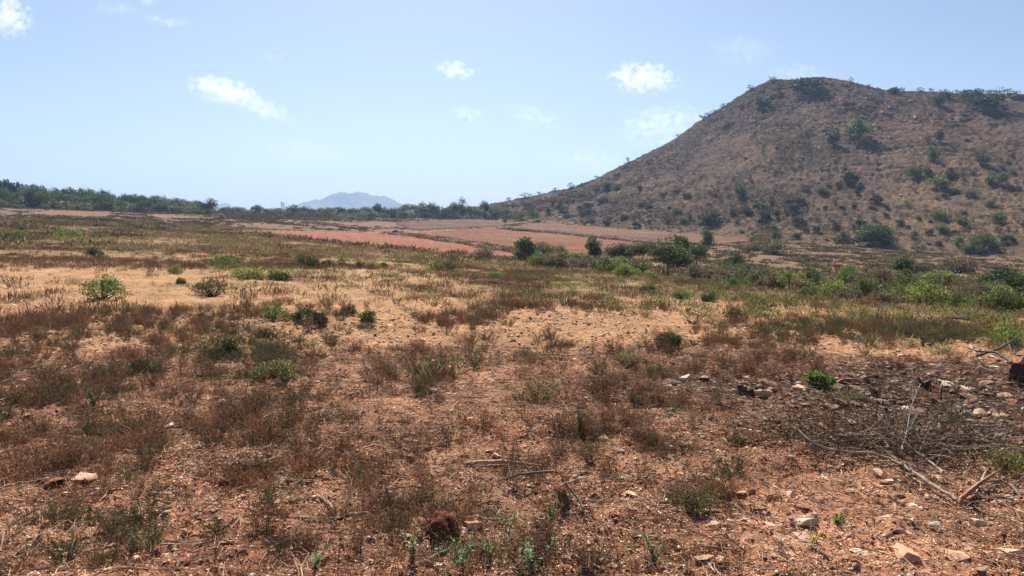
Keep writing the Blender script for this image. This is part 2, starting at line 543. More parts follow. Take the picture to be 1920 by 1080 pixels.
#PART2
# ------------------------------------------------------------------ world, sun, camera, air
SUN_EL, SUN_AZ = 45.0, -7.0          # degrees; azimuth from the view direction, negative = left
w = bpy.data.worlds.new("World"); SC.world = w; w.use_nodes = True
wn = w.node_tree; wn.nodes.clear()
sky = wn.nodes.new('ShaderNodeTexSky'); sky.sky_type = 'NISHITA'; sky.sun_disc = False
sky.sun_elevation = math.radians(SUN_EL); sky.sun_rotation = math.radians(SUN_AZ)
sky.altitude = 600; sky.air_density = 1.0; sky.dust_density = 1.7; sky.ozone_density = 3.4
bg = wn.nodes.new('ShaderNodeBackground'); bg.inputs[1].default_value = .053
wo = wn.nodes.new('ShaderNodeOutputWorld')
wn.links.new(sky.outputs[0], bg.inputs[0]); wn.links.new(bg.outputs[0], wo.inputs[0])

sl = bpy.data.lights.new('sun', 'SUN'); sl.energy = 5.0; sl.angle = math.radians(.5); sl.color = (1, .92, .80)
so = bpy.data.objects.new('sun', sl); COL.objects.link(so)
e, a = math.radians(SUN_EL), math.radians(SUN_AZ)
sv = Vector((math.sin(a) * math.cos(e), math.cos(a) * math.cos(e), math.sin(e)))
so.rotation_euler = sv.to_track_quat('Z', 'Y').to_euler(); so.location = (0, 0, 500)

cam = bpy.data.cameras.new('camera'); cam.sensor_width = 36; cam.lens = 36 / 2 / math.tan(math.radians(34.5))
cam.clip_end = 30000; cam.clip_start = .05
co = bpy.data.objects.new('camera', cam); COL.objects.link(co); co.location = (0, 0, CAMH)
co.rotation_euler = (math.pi / 2 - PITCH, 0, 0); SC.camera = co
SC.view_settings.view_transform = 'Standard'; SC.view_settings.look = 'None'
SC.view_settings.exposure = 0.92; SC.view_settings.gamma = 1
SC.render.resolution_x = 1920; SC.render.resolution_y = 1080
SC.cycles.max_bounces = 6; SC.cycles.diffuse_bounces = 2; SC.cycles.transmission_bounces = 3; SC.cycles.volume_bounces = 2
SC.cycles.sample_clamp_indirect = 6


def box_mesh(name, x0, x1, y0, y1, z0, z1):
    me = bpy.data.meshes.new(name)
    v = [(x, y, z) for x in (x0, x1) for y in (y0, y1) for z in (z0, z1)]
    me.from_pydata(v, [], [(0, 1, 3, 2), (4, 6, 7, 5), (0, 4, 5, 1), (2, 3, 7, 6), (0, 2, 6, 4), (1, 5, 7, 3)])
    return me


hz = bpy.data.materials.new('air'); hz.use_nodes = True; hz.node_tree.nodes.clear()
ho = hz.node_tree.nodes.new('ShaderNodeOutputMaterial'); hv = hz.node_tree.nodes.new('ShaderNodeVolumePrincipled')
hv.inputs['Color'].default_value = (.42, .63, 1, 1); hv.inputs['Density'].default_value = .00024; hv.inputs['Anisotropy'].default_value = .25
hz.node_tree.links.new(hv.outputs[0], ho.inputs['Volume'])
hb = box_mesh('haze', -5200, 5200, -5200, 5200, -14, 270); hb.materials.append(hz)
tag(link('haze', hb), kind='stuff')


# ------------------------------------------------------------------ soil colours by place
def pxpy(X, Y):
    """where a ground point lies in the field plan (photo columns and rows, clamped to the front)"""
    d = np.hypot(X, Y); az = np.clip(np.arctan2(X, Y), -.9, .9)
    x = np.sin(az) * d; y = np.cos(az) * d
    return project(x, y, base_z(az, d))


RED, REDL, SAND = np.array([.325, .142, .080]), np.array([.49, .245, .145]), np.array([.45, .25, .128])
OLIVE, BURNT, FARC, STRAWG = np.array([.20, .125, .06]), np.array([.05, .024, .02]), np.array([.155, .09, .056]), np.array([.33, .22, .10])
SANDY = [(100, 522, 300, 26, 1), (420, 560, 300, 20, .7), (250, 610, 120, 16, .8), (700, 640, 420, 26, 1), (1150, 625, 330, 36, 1), (1500, 655, 500, 14, .8),
         (700, 590, 220, 22, .7), (1300, 600, 260, 26, .7), (1700, 640, 260, 12, .8)]
TRACK = [(655, 715, 34, 45, 1), (735, 765, 50, 40, 1), (850, 845, 75, 35, 1), (900, 735, 75, 45, .9), (760, 700, 25, 30, .5), (1560, 980, 330, 100, .45), (1230, 900, 160, 60, .35)]
BURN = [(1700, 745, 300, 62, 1), (1420, 730, 240, 32, .7), (1500, 790, 150, 40, .4), (1850, 800, 160, 70, .8)]


def soil_col(X, Y):
    d = np.hypot(X, Y); px, py = pxpy(X, Y)
    wob = (fbm(X * .5, Y * .5, 61, 4) - .5)
    n = fbm(X * .16, Y * .16, 71, 4); n2 = fbm(X * 1.3, Y * 1.3, 73, 4)
    px = px + wob * 90; py = py + wob * 50 * sstep(400, 620, py)
    def lerp(a, b, t): return a + (b - a) * t[..., None]
    c = lerp(RED, REDL, sstep(.38, .66, n2) * .75)
    c = lerp(c, SAND, sstep(700, 620, py) * .85)
    c = lerp(c, OLIVE, sstep(585, 545, py) * sstep(750, 1000, px) * .75)
    c = lerp(c, OLIVE, sstep(500, 470, py) * .9)
    c = lerp(c, STRAWG, sstep(.5, .65, n) * sstep(600, 540, py) * .55)
    c = lerp(c, RED * 1.1, sstep(.5, .36, n) * sstep(560, 500, py) * .6)
    c = lerp(c, SAND, patches(px, py, SANDY) * .9)
    c = lerp(c, FARC, sstep(452, 425, py) * .85)
    c = lerp(c, np.array([.165, .10, .058]), sstep(1180, 1380, px) * sstep(545, 515, py) * .92)
    c = lerp(c, REDL, patches(px, py, TRACK) * .95)
    c = lerp(c, BURNT, np.clip(patches(px, py, BURN) * 1.15, 0, .95))
    lit_ = sstep(.40, .62, fbm(X * 2.1, Y * 2.1, 77, 4)) * sstep(640, 720, py) * (1 - patches(px, py, TRACK))
    c = lerp(c, np.array([.15, .068, .042]), lit_ * .42)
    return c


def polar(azs, ds):
    A, D = np.meshgrid(azs, ds, indexing='ij')
    X = np.sin(A) * D; Y = np.cos(A) * D
    n, m = A.shape
    i = np.arange(n - 1)[:, None] * m + np.arange(m - 1)[None]
    q = np.stack([i, i + 1, i + m + 1, i + m], -1).reshape(-1, 4)
    return X, Y, q


azs = np.concatenate([np.linspace(-math.pi, -.80, 70)[:-1], np.linspace(-.80, .80, 900), np.linspace(.80, math.pi, 70)[1:]])
ds = np.concatenate([np.linspace(.3, 2.4, 16)[:-1], np.exp(np.linspace(math.log(2.4), math.log(60), 620))[:-1],
                     np.exp(np.linspace(math.log(60), math.log(340), 170))[:-1], np.exp(np.linspace(math.log(340), math.log(4900), 60))])
X, Y, q = polar(azs, ds); D = np.hypot(X, Y)


def micro(X, Y, D):
    f = sstep(40, 12, D)
    return ((fbm(X * 4, Y * 4, 81, 3) - .5) * .10 + (np.abs(fbm(X * 13, Y * 13, 85, 3) - .5)) * .07 + (fbm(X * 34, Y * 34, 89, 2) - .5) * .022) * f


Z = ground_z(X, Y) + micro(X, Y, D)
Z = np.where(D > 330, Z - sstep(330, 420, D) * .4, Z)
# the soil lies lower under the hill's own sheet
B_, R_, _ = hill_prm(np.arctan2(X, Y))
Z = np.where((D > B_ + 6) & (np.arctan2(X, Y) > _haz[0] + .05) & (np.arctan2(X, Y) < 1.1), np.minimum(Z, base_z(np.arctan2(X, Y), B_) - 3), Z)
tag(link('ground', mesh_from('ground', (np.stack([X, Y, Z], -1).reshape(-1, 3), soil_col(X, Y).reshape(-1, 3), q, np.zeros((0, 3), int)), M_GROUND, True)), kind='structure')

# hill
haz = np.linspace(_haz[0] + .004, az_of(3200), 820)
hs = np.concatenate([np.linspace(-.05, 1, 300), np.linspace(1, 2.4, 60)[1:]])
A = haz[:, None]; Bh, Rh, _z = hill_prm(haz)
Dh = Bh[:, None] + (Rh - Bh)[:, None] * hs[None]
HX, HY = np.sin(A) * Dh, np.cos(A) * Dh
HZ = hill_z(HX, HY); HZ[:, 0] -= 2
n, m = HX.shape; i = np.arange(n - 1)[:, None] * m + np.arange(m - 1)[None]
hq = np.stack([i, i + 1, i + m + 1, i + m], -1).reshape(-1, 4)


def hill_col(X, Y, s):
    px = 960 + np.tan(np.clip(np.arctan2(X, Y), -1.2, 1.2)) * F * CP
    n = fbm(X * .03, Y * .03, 91, 5); n2 = fbm(X * .4, Y * .1, 93, 4)
    def lerp(a, b, t): return a + (b - a) * np.clip(t, 0, 1)[..., None]
    c = lerp(np.array([.080, .054, .039]), np.array([.122, .076, .051]), sstep(.35, .65, n))
    c = lerp(c, np.array([.20, .128, .072]), sstep(1350, 1800, px + (n - .5) * 500) * sstep(.95, .2, s) * .6)
    c = lerp(c, np.array([.26, .165, .09]), sstep(.22, .0, s + (n - .5) * .3) * .6)
    c = lerp(c, np.array([.062, .046, .036]), sstep(.55, .72, n2) * .6)
    c = lerp(c, np.array([.18, .088, .062]), patches(px, s, [(1700, .75, 160, .16, 1), (1560, .8, 90, .12, .7)]) * .5)
    return c


S_ = np.broadcast_to(hs[None], HX.shape)
tag(link('hill', mesh_from('hill', (np.stack([HX, HY, HZ], -1).reshape(-1, 3), hill_col(HX, HY, S_).reshape(-1, 3), hq, np.zeros((0, 3), int)), M_HILL, True)), kind='structure')


def far_hill(name, outline, d0, depth, seed):
    o = np.array(outline, float); az = np.linspace(az_of(o[0, 0]), az_of(o[-1, 0]), 260)
    px = 960 + np.tan(az) * F * CP
    py = np.interp(px, o[:, 0], o[:, 1]); top = z_from(px, py, d0)
    s = np.linspace(0, 2, 40)
    Dm = d0 - depth + depth * s[None] + np.zeros((260, 1)); X = np.sin(az)[:, None] * Dm; Y = np.cos(az)[:, None] * Dm
    prof = 1 - np.abs(1 - s[None]) ** 1.3
    Z = -6 + (top[:, None] + 6) * prof
    Z = Z + (fbm(X * .012, Y * .012, seed, 5) - .5) * 26 * np.clip(prof * 2, 0, 1) * np.clip(top[:, None] / 40, 0, 1)
    Z = Z + (vnoise(X * .11, Y * .11, seed + 5) - .5) * 7 * prof * np.clip(top[:, None] / 30, 0, 1)
    m = 40; i = np.arange(259)[:, None] * m + np.arange(m - 1)[None]
    q = np.stack([i, i + 1, i + m + 1, i + m], -1).reshape(-1, 4)
    nn = fbm(X * .01, Y * .01, seed + 9, 4)
    c = np.array([.05, .06, .04]) + (np.array([.13, .11, .07]) - np.array([.05, .06, .04])) * sstep(.35, .65, nn)[..., None]
    tag(link(name, mesh_from(name, (np.stack([X, Y, Z], -1).reshape(-1, 3), c.reshape(-1, 3), q, np.zeros((0, 3), int)), M_HILL, True)), kind='structure')


far_hill('mountain', [(540, 396), (555, 388), (570, 382), (585, 377.5), (598, 374.5), (603, 378), (615, 371), (630, 364.5), (645, 361), (662, 364), (678, 361), (690, 363.5), (700, 367), (715, 366.5),
                      (730, 369), (745, 377), (757, 384), (775, 392), (800, 397)], 3500, 420, 5)
far_hill('distant_hill', [(400, 396), (415, 383), (425, 381), (436, 383), (445, 390), (462, 396)], 4500, 200, 15)


# ------------------------------------------------------------------ ploughed fields and their banks
def in_poly(px, py, poly):
    ins = np.zeros(px.shape, bool); p = np.array(poly, float)
    for k in range(len(p)):
        x0, y0 = p[k]; x1, y1 = p[k - 1]
        cr = ((y0 > py) != (y1 > py)) & (px < (x1 - x0) * (py - y0) / (y1 - y0 + 1e-12) + x0)
        ins ^= cr
    return ins


def field(poly, col, seed, ang, lift=.10):
    p = np.array(poly, float)
    az = np.linspace(az_of(p[:, 0].min() - 5), az_of(p[:, 0].max() + 5), 520)
    corner = hit(p[:, 0], p[:, 1]); dd = np.hypot(corner[:, 0], corner[:, 1])
    d = np.exp(np.linspace(math.log(dd.min() * .9), math.log(dd.max() * 1.12), 420))
    X, Y, q = polar(az, d); Z = ground_z(X, Y)
    px, py = project(X, Y, Z)
    px2 = px + (fbm(X * .4, Y * .4, seed, 3) - .5) * 22; py2 = py + (fbm(X * .3, Y * .3, seed + 3, 4) - .5) * 5
    ins = in_poly(px2, py2, poly).ravel()
    q = q[ins[q].all(1)]
    u = X * math.cos(ang) + Y * math.sin(ang)
    Z = Z + lift + np.sin(u * 2 * math.pi / .9 + fbm(X * .2, Y * .2, seed + 7, 2) * 3) * .05 + (fbm(X * 2.2, Y * 2.2, seed + 5, 3) - .5) * .12
    n = fbm(X * .07, Y * .3, seed + 11, 4)[..., None]
    n2 = fbm(X * 1.2, Y * 1.2, seed + 13, 3)[..., None]
    rows = (.5 + .5 * np.sin(u * 2 * math.pi / 2.7 + fbm(X * .1, Y * .1, seed + 17, 2) * 6))[..., None]
    c = np.array(col) * (.55 + .6 * n + .35 * n2 + .12 * rows)
    c = c + (np.array([.20, .14, .075]) - c) * (sstep(.55, .7, fbm(X * .12, Y * .25, seed + 19, 4)) * .55)[..., None]
    used = np.unique(q); mp = np.zeros(X.size, int); mp[used] = np.arange(len(used))
    v = np.stack([X, Y, Z], -1).reshape(-1, 3)[used]
    tag(link('ploughed_field', mesh_from('ploughed_field', (v, c.reshape(-1, 3)[used], mp[q], np.zeros((0, 3), int)), M_GROUND, True)), kind='structure')


PINK = (.25, .092, .052)
F1 = [(400, 434), (520, 433), (640, 434), (735, 439), (800, 447), (880, 459), (960, 472), (1015, 484), (960, 484), (905, 481), (840, 477), (740, 468), (640, 459), (560, 449), (470, 441)]
F2 = [(775, 439), (860, 432), (940, 427), (965, 434), (1060, 441), (1160, 452), (1240, 458), (1330, 466), (1300, 482), (1200, 490), (1100, 486), (1010, 481), (960, 465), (880, 453), (820, 446)]
F3 = [(955, 428), (1000, 417), (1080, 416), (1180, 422), (1290, 432), (1390, 441), (1420, 452), (1330, 460), (1240, 451), (1140, 443), (1050, 434)]
F4 = [(745, 420), (800, 414), (900, 411), (960, 412), (985, 417), (940, 424), (850, 429), (770, 431)]
F5 = [(45, 399), (110, 396), (210, 398), (200, 408), (120, 408)]
F6 = [(270, 403), (360, 406), (400, 410), (300, 411)]
field(F1, PINK, 201, .25); field(F2, (.17, .065, .036), 211, .15); field(F3, (.135, .060, .038), 221, .1)
field(F4, (.10, .05, .036), 231, .1); field(F5, (.19, .10, .065), 241, .1); field(F6, (.19, .10, .065), 251, .1)


def bank(pts, wd, hh, col, label):
    P = hit([p[0] for p in pts], [p[1] for p in pts])[:, :2]
    t = np.concatenate([[0], np.cumsum(np.linalg.norm(np.diff(P, axis=0), axis=1))]); n = max(12, int(t[-1] / .25))
    tt = np.linspace(0, t[-1], n); C = np.stack([np.interp(tt, t, P[:, 0]), np.interp(tt, t, P[:, 1])], 1)
    tan = unit(np.gradient(C, axis=0)); nr = np.stack([-tan[:, 1], tan[:, 0]], 1)
    s = np.linspace(-1, 1, 11)
    V = C[:, None] + nr[:, None] * (s[None, :, None] * wd)
    x, y = V[..., 0], V[..., 1]
    taper = np.minimum(1, np.minimum(np.arange(n), np.arange(n)[::-1]) / 6)[:, None]
    z = ground_z(x, y) - .08 + (np.sqrt(np.maximum(0, 1 - s[None] ** 2)) * hh * (.6 + .8 * fbm(x * .5, y * .5, 301, 3)) + (fbm(x * 2, y * 2, 303, 3) - .5) * .3 * hh) * taper
    i = np.arange(n - 1)[:, None] * 11 + np.arange(10)[None]
    q = np.stack([i, i + 1, i + 12, i + 11], -1).reshape(-1, 4)
    c = np.array(col) * (.6 + .8 * fbm(x * .8, y * .8, 305, 4))[..., None]
    o = link('earth_bank', mesh_from('earth_bank', (np.stack([x, y, z], -1).reshape(-1, 3), c.reshape(-1, 3), q, np.zeros((0, 3), int)), M_GROUND, True))
    tag(o, label, 'earth bank', 'earth banks between the fields')
    return C


BK = [bank([(735, 441), (800, 448), (870, 458), (960, 474), (1015, 484)], 1.2, .55, (.16, .10, .07), 'scrubby earth bank between the pink ploughed field and the field behind it'),
      bank([(945, 430), (1010, 435), (1100, 444), (1180, 453), (1245, 460)], 1.6, .8, (.15, .09, .07), 'dark scrubby earth bank below the uppermost ploughed field at the hill foot'),
      bank([(1045, 412), (1150, 417), (1250, 425), (1340, 433)], 1.2, .6, (.15, .08, .065), 'thin reddish earth bank along the hill foot above the uppermost field'),
      bank([(450, 441), (560, 452), (640, 461), (740, 470), (840, 479), (905, 483)], .7, .25, (.20, .085, .06), 'low red earth bank along the near edge of the pink ploughed field'),
      bank([(75, 409), (130, 411), (200, 413), (275, 418), (310, 421)], .9, .4, (.12, .065, .06), 'dark broken earth bank crossing the slope below the left wood'),
      bank([(0, 430), (50, 431), (100, 434)], .5, .3, (.12, .07, .06), 'short dark earth bank on the left slope beside green weeds'),
      bank([(575, 418), (600, 421), (640, 426), (690, 431)], .8, .5, (.22, .12, .08), 'crumbling stony earth bank behind the pink ploughed field'),
      bank([(1500, 462), (1580, 466), (1680, 474), (1700, 476)], .6, .35, (.2, .09, .065), 'red cut earth bank at the foot of the hill near the big dark tree')]


# ------------------------------------------------------------------ scatter of ground cover
def scatter(n, d0, d1, p0=None, p1=None):
    if p0 is None:
        p0, p1 = (-700, 2620) if d1 < 15 else (-200, 2120)
        if d1 < 15: n = int(n * 1.34)
    az = R.uniform(az_of(p0), az_of(p1), n); d = np.sqrt(R.uniform(d0 * d0, d1 * d1, n))
    X, Y = np.sin(az) * d, np.cos(az) * d; Z = ground_z(X, Y)
    px, py = project(X, Y, Z)
    return X, Y, Z, d, px, py


DRYP = [(180, 610, 330, 40, 1), (80, 720, 170, 80, 1), (300, 635, 120, 30, .9), (270, 690, 70, 32, .9), (480, 690, 110, 48, 1), (450, 640, 60, 22, .8), (430, 790, 190, 60, .85),
        (150, 840, 190, 70, .8), (645, 652, 45, 14, .9), (715, 655, 28, 12, .9), (790, 705, 75, 50, .9), (905, 655, 55, 18, .9), (975, 680, 45, 24, .9), (1050, 655, 50, 16, .9),
        (840, 608, 60, 18, 1), (910, 600, 28, 14, 1), (1180, 685, 60, 24, .7), (1340, 690, 210, 26, 1), (1250, 645, 30, 16, .8), (1140, 850, 110, 60, .95), (1310, 930, 75, 40, .9),
        (880, 960, 240, 110, .75), (560, 900, 200, 80, .6), (200, 1010, 150, 60, .9), (20, 1000, 80, 60, .8), (520, 640, 60, 20, .5), (430, 552, 70, 16, .8), (480, 550, 60, 10, .7),
        (800, 555, 90, 12, 1), (1030, 570, 120, 16, 1), (1650, 625, 260, 22, .8), (1450, 615, 120, 16, .7), (130, 575, 160, 14, .8), (600, 1000, 160, 60, .5), (1180, 760, 130, 40, .45),
        (1380, 650, 140, 14, .6), (40, 600, 70, 30, 1), (780, 820, 60, 40, .4), (1000, 1050, 220, 50, .6), (1650, 690, 160, 14, .4)]


def dry_density(px, py, X, Y):
    n = fbm(X * .8, Y * .8, 401, 3); n2 = fbm(X * 2.6, Y * 2.6, 403, 2)
    p = patches(px, py, DRYP)
    p = p * (1 - .97 * np.clip(patches(px, py, TRACK[:5]) * 1.4, 0, 1)) * (1 - .8 * patches(px, py, BURN))
    return np.clip(p * sstep(.25, .5, n2) + .06 * sstep(.45, .6, n), 0, 1)


BRN, PURP, RUST, OLV = (.22, .12, .07), (.18, .10, .07), (.30, .14, .07), (.18, .145, .07)
dry_v = ([dry_weed(R.uniform(.28, .4), R.uniform(.14, .22), int(R.integers(18, 30)), 15, [BRN, PURP, RUST][k % 3], [(.29, .165, .09), (.24, .14, .085), (.37, .185, .09)][k % 3]) for k in range(9)]
         + [dry_weed(R.uniform(.26, .36), .2, 28, 24, (.15, .105, .06), (.135, .14, .055), lsize=.02) for k in range(3)]
         + [dry_weed(R.uniform(.18, .26), .2, 34, 7, (.30, .19, .11), (.34, .23, .13)) for k in range(3)]
         + [dry_weed(R.uniform(.3, .42), .16, 9, 4, [BRN, RUST][k % 2], (.2, .11, .07), .6, .0022, .014) for k in range(4)])
dry_m = [mesh_from('dry_shrub', v.arrays(), M_DRY) for v in dry_v]

X, Y, Z, d, px, py = scatter(11500, 3.0, 14)
EXCL = [(1640, 1000, 330, 75, 1), (1730, 920, 190, 45, 1), (1640, 850, 270, 45, .9)]
dens = dry_density(px, py, X, Y) * (1 - patches(px, py, EXCL))
wisp = (R.uniform(size=len(X)) < .36 * (d < 8.5) * (1 - .9 * patches(px, py, EXCL)) * (1 - patches(px, py, BURN)) * (1 - .8 * patches(px, py, TRACK))) & (R.uniform(size=len(X)) > dens)
dens = np.where(wisp, 2, dens * np.where(d < 5.6, 1.2, np.where(d < 7.5, .95, .6)))
k = R.uniform(size=len(X)) < dens
X, Y, Z, d, px, py, wisp = [t[k] for t in (X, Y, Z, d, px, py, wisp)]
vi = np.where(R.uniform(size=len(X)) < .62, R.integers(0, 9, len(X)), R.integers(9, 15, len(X)))
ol = (patches(px, py, [(480, 680, 120, 60, 1), (200, 1010, 150, 60, 1), (1650, 625, 260, 30, 1), (1600, 850, 240, 60, .7)]) > .4) & (R.uniform(size=len(X)) < .6)
vi[ol] = R.integers(9, 12, int(ol.sum()))
vi[wisp] = R.integers(15, 19, int(wisp.sum()))
siz = R.uniform(.26, .66, len(X)) * np.where(d < 5.2, .85, .95)
siz[wisp] *= 1.15
vis = (px > -30) & (px < 1950) & (py < 1120) & (py > 560)
order = np.argsort(np.where(vis, d / siz, 1e9))
top = order[:280]; rest = order[280:]
for i in top:
    kind = 'reddish brown dry twiggy' if vi[i] < 9 else ('olive brown half-dry leafy' if vi[i] < 12 else ('straw coloured low wiry' if vi[i] < 15 else 'thin few-stemmed dry'))
    where = 'on red gravelly soil in the foreground' if d[i] < 5.6 else ('in the left-hand thicket of dry weeds' if px[i] < 620 else ('near the sandy strip in mid-field' if px[i] < 1150 else 'beside the dark burnt stony ground'))
    o = link('dry_shrub', dry_m[vi[i]], (X[i], Y[i], Z[i] - .015), R.uniform(0, 6.28), siz[i])
    o.rotation_euler[0] = R.normal() * .08; o.rotation_euler[1] = R.normal() * .08
    tag(o, f'{kind} shrub {where}', 'dry shrub', f'{kind} shrubs {where}')
merge('dry_scrub', dry_v, np.stack([X, Y, Z - .015], 1)[rest], R.uniform(0, 6.28, len(rest)), siz[rest], R.uniform(.8, 1.2, (len(rest), 1)) * np.ones((1, 3)), M_DRY, vi[rest])
tag(bpy.data.objects['dry_scrub'], kind='stuff')

# mid-field dry scrub, 13 to 60 m
fw = [far_weed(.27, .26, 54, BRN, PURP, .013) for _ in range(5)] + [far_weed(.24, .28, 54, (.21, .16, .08), (.19, .18, .07), .012) for _ in range(4)] + [far_weed(.25, .26, 46, (.26, .17, .09), (.17, .10, .06), .012) for _ in range(3)]
X, Y, Z, d, px, py = scatter(30000, 12.5, 48)
n = fbm(X * .25, Y * .25, 411, 4); n2 = fbm(X * 1.1, Y * 1.1, 413, 3)
base = np.maximum(np.where(py < 505, .6, .12) * sstep(.36, .52, n), .05)
base = np.maximum(base, .5 * sstep(.46, .56, n) * sstep(560, 530, py) * sstep(800, 1000, px))
dens = np.maximum(.5 * patches(px, py, DRYP) * sstep(.36, .54, n2), base) * (1 - .85 * patches(px, py, SANDY[:5]))
k = R.uniform(size=len(X)) < dens
X, Y, Z, d, px, py = [t[k] for t in (X, Y, Z, d, px, py)]
m = len(X); vi = np.where(R.uniform(size=m) < np.where(px > 700, .45, .65), R.integers(0, 5, m), R.integers(5, 12, m))
tag(merge('field_scrub', fw, np.stack([X, Y, Z - .02], 1), R.uniform(0, 6.28, m), R.uniform(.5, 1.15, m) * np.where(py < 500, .8, 1), R.uniform(.75, 1.25, (m, 1)) * np.ones((1, 3)), M_DRY, vi), kind='stuff')

# the olive brown belt behind the sand, 40 to 125 m
X, Y, Z, d, px, py = scatter(64000, 40, 125)
n = fbm(X * .12, Y * .12, 417, 4); n2 = fbm(X * .5, Y * .5, 419, 3)
onf = np.zeros(len(X), bool)
for f in (F1, F2, F3, F4, F5, F6): onf |= in_poly(px, py, f)
k = (R.uniform(size=len(X)) < (.10 + .75 * sstep(.36, .52, n) * sstep(.3, .55, n2)) * sstep(1250, 950, px)) & ~onf
X, Y, Z, d, px, py = [t[k] for t in (X, Y, Z, d, px, py)]; m = len(X)
tag(merge('belt_scrub', [far_weed(.36, .42, 30, a_, b_, .035, .9) for a_, b_ in (((.24, .15, .08), OLV), (OLV, (.22, .19, .08)), ((.24, .14, .085), (.2, .12, .08)), ((.36, .26, .13), (.25, .19, .09)), ((.2, .17, .075), (.15, .16, .06)))], np.stack([X, Y, Z - .02], 1), R.uniform(0, 6.28, m), R.uniform(.5, 1.2, m), R.uniform(.7, 1.2, (m, 1)) * np.ones((1, 3)), M_DRY), kind='stuff')

# green ground weeds
gw = ([bush(.5, .28, 130, .035, ((.14, .19, .045), (.17, .21, .06)), 9, 5, (.16, .11, .06), .8) for _ in range(4)] + [bush(.55, .24, 130, .032, ((.09, .12, .04), (.14, .15, .06), (.17, .14, .07)), 9, 6, (.14, .09, .06), .8) for _ in range(4)]
      + [far_weed(.3, .26, 60, (.21, .2, .075), (.27, .22, .10), .012, 1) for _ in range(4)])
GRNP = [(1150, 555, 260, 24, .5), (1350, 575, 300, 22, .5), (1650, 600, 300, 24, .6), (1800, 655, 180, 12, .6), (1050, 530, 160, 14, .4), (850, 515, 120, 14, .35), (470, 520, 90, 12, .6), (450, 500, 90, 8, .5),
        (130, 448, 110, 8, .7), (430, 455, 80, 6, .25), (700, 495, 160, 8, .3), (60, 565, 60, 8, .35), (480, 690, 110, 40, .10), (820, 700, 60, 40, .06), (1890, 610, 60, 40, .7), (1580, 560, 300, 10, .5)]
X, Y, Z, d, px, py = scatter(26000, 5, 62)
n2 = fbm(X * .6, Y * .6, 423, 3)
k = R.uniform(size=len(X)) < np.maximum(patches(px, py, GRNP) * sstep(.38, .56, n2), .03 * sstep(.5, .6, n2) * (d > 11))
X, Y, Z, d, px, py = [t[k] for t in (X, Y, Z, d, px, py)]; m = len(X)
tag(merge('green_weeds', gw, np.stack([X, Y, Z - .02], 1), R.uniform(0, 6.28, m), R.uniform(.4, 1.1, m), R.uniform(.75, 1.25, (m, 1)) * np.ones((1, 3)), M_LEAF), kind='stuff')

# straw and bent grass
gt = [grass_tuft(R.uniform(.14, .26), .2, 34, (.46, .34, .18), .0045) for _ in range(4)] + [grass_tuft(R.uniform(.12, .22), .2, 30, (.36, .24, .13), .0045) for _ in range(4)]
STRW = [(1080, 503, 160, 9, 1), (1250, 520, 160, 10, .8), (900, 500, 160, 10, .4), (1500, 560, 300, 10, .5), (600, 470, 380, 12, .5), (200, 425, 240, 12, .6), (250, 470, 260, 16, .35), (880, 990, 230, 100, .55), (1300, 1000, 400, 90, .12),
        (1820, 650, 160, 10, .6), (1180, 690, 60, 22, .5), (1750, 1000, 200, 80, .12), (1010, 745, 60, 30, .3), (1140, 850, 120, 60, .3)]
X, Y, Z, d, px, py = scatter(44000, 3, 75)
n2 = fbm(X * .5, Y * .5, 433, 3)
k = R.uniform(size=len(X)) < np.maximum(patches(px, py, STRW) * sstep(.38, .56, n2) * np.where(d < 8, .8, .6), .05 * (d > 9) * sstep(.45, .6, n2))
X, Y, Z, d, px, py = [t[k] for t in (X, Y, Z, d, px, py)]; m = len(X)
tag(merge('dry_grass', gt, np.stack([X, Y, Z - .02], 1), R.uniform(0, 6.28, m), R.uniform(.5, 1.15, m) * np.where(d > 20, 1.0, np.where(d < 7, .6, .75)), R.uniform(.75, 1.2, (m, 1)) * np.ones((1, 3)), M_DRY), kind='stuff')

# far fields, 48 to 300 m: low scrub that greys with distance
ff = [far_weed(.5, .6, 36, (.20, .145, .085), (.15, .13, .06), .09, .8) for _ in range(4)] + [far_weed(.5, .7, 36, (.2, .15, .075), (.13, .11, .05), .08, .8) for _ in range(4)] + [far_weed(.5, .6, 36, (.12, .13, .055), (.15, .15, .06), .1, .7) for _ in range(3)]
X, Y, Z, d, px, py = scatter(60000, 46, 300)
n = fbm(X * .06, Y * .06, 441, 4); n2 = fbm(X * .25, Y * .25, 443, 3)
onf = np.zeros(len(X), bool)
for f in (F1, F2, F3, F4, F5, F6): onf |= in_poly(px, py, f)
aza = np.arctan2(X, Y); Bq, _r, _z = hill_prm(aza)
dn = sstep(.42, .6, n) * sstep(.35, .55, n2) * .8
dn = np.maximum(dn, patches(px, py, [(580, 408, 200, 7, .9), (480, 412, 120, 6, .8), (330, 421, 110, 7, .7), (1500, 480, 300, 14, .6), (1600, 500, 330, 22, .8), (900, 408, 120, 5, .9)]) * sstep(.3, .5, n2))
k = (R.uniform(size=len(X)) < dn) & ~onf & ((d < Bq) | (px < 860))
X, Y, Z, d, px, py, n = [t[k] for t in (X, Y, Z, d, px, py, n)]; m = len(X)
tag(merge('far_scrub', ff, np.stack([X, Y, Z - .05], 1), R.uniform(0, 6.28, m), R.uniform(.5, 1.2, m), R.uniform(.75, 1.25, (m, 1)) * np.ones((1, 3)), M_DRY), kind='stuff')
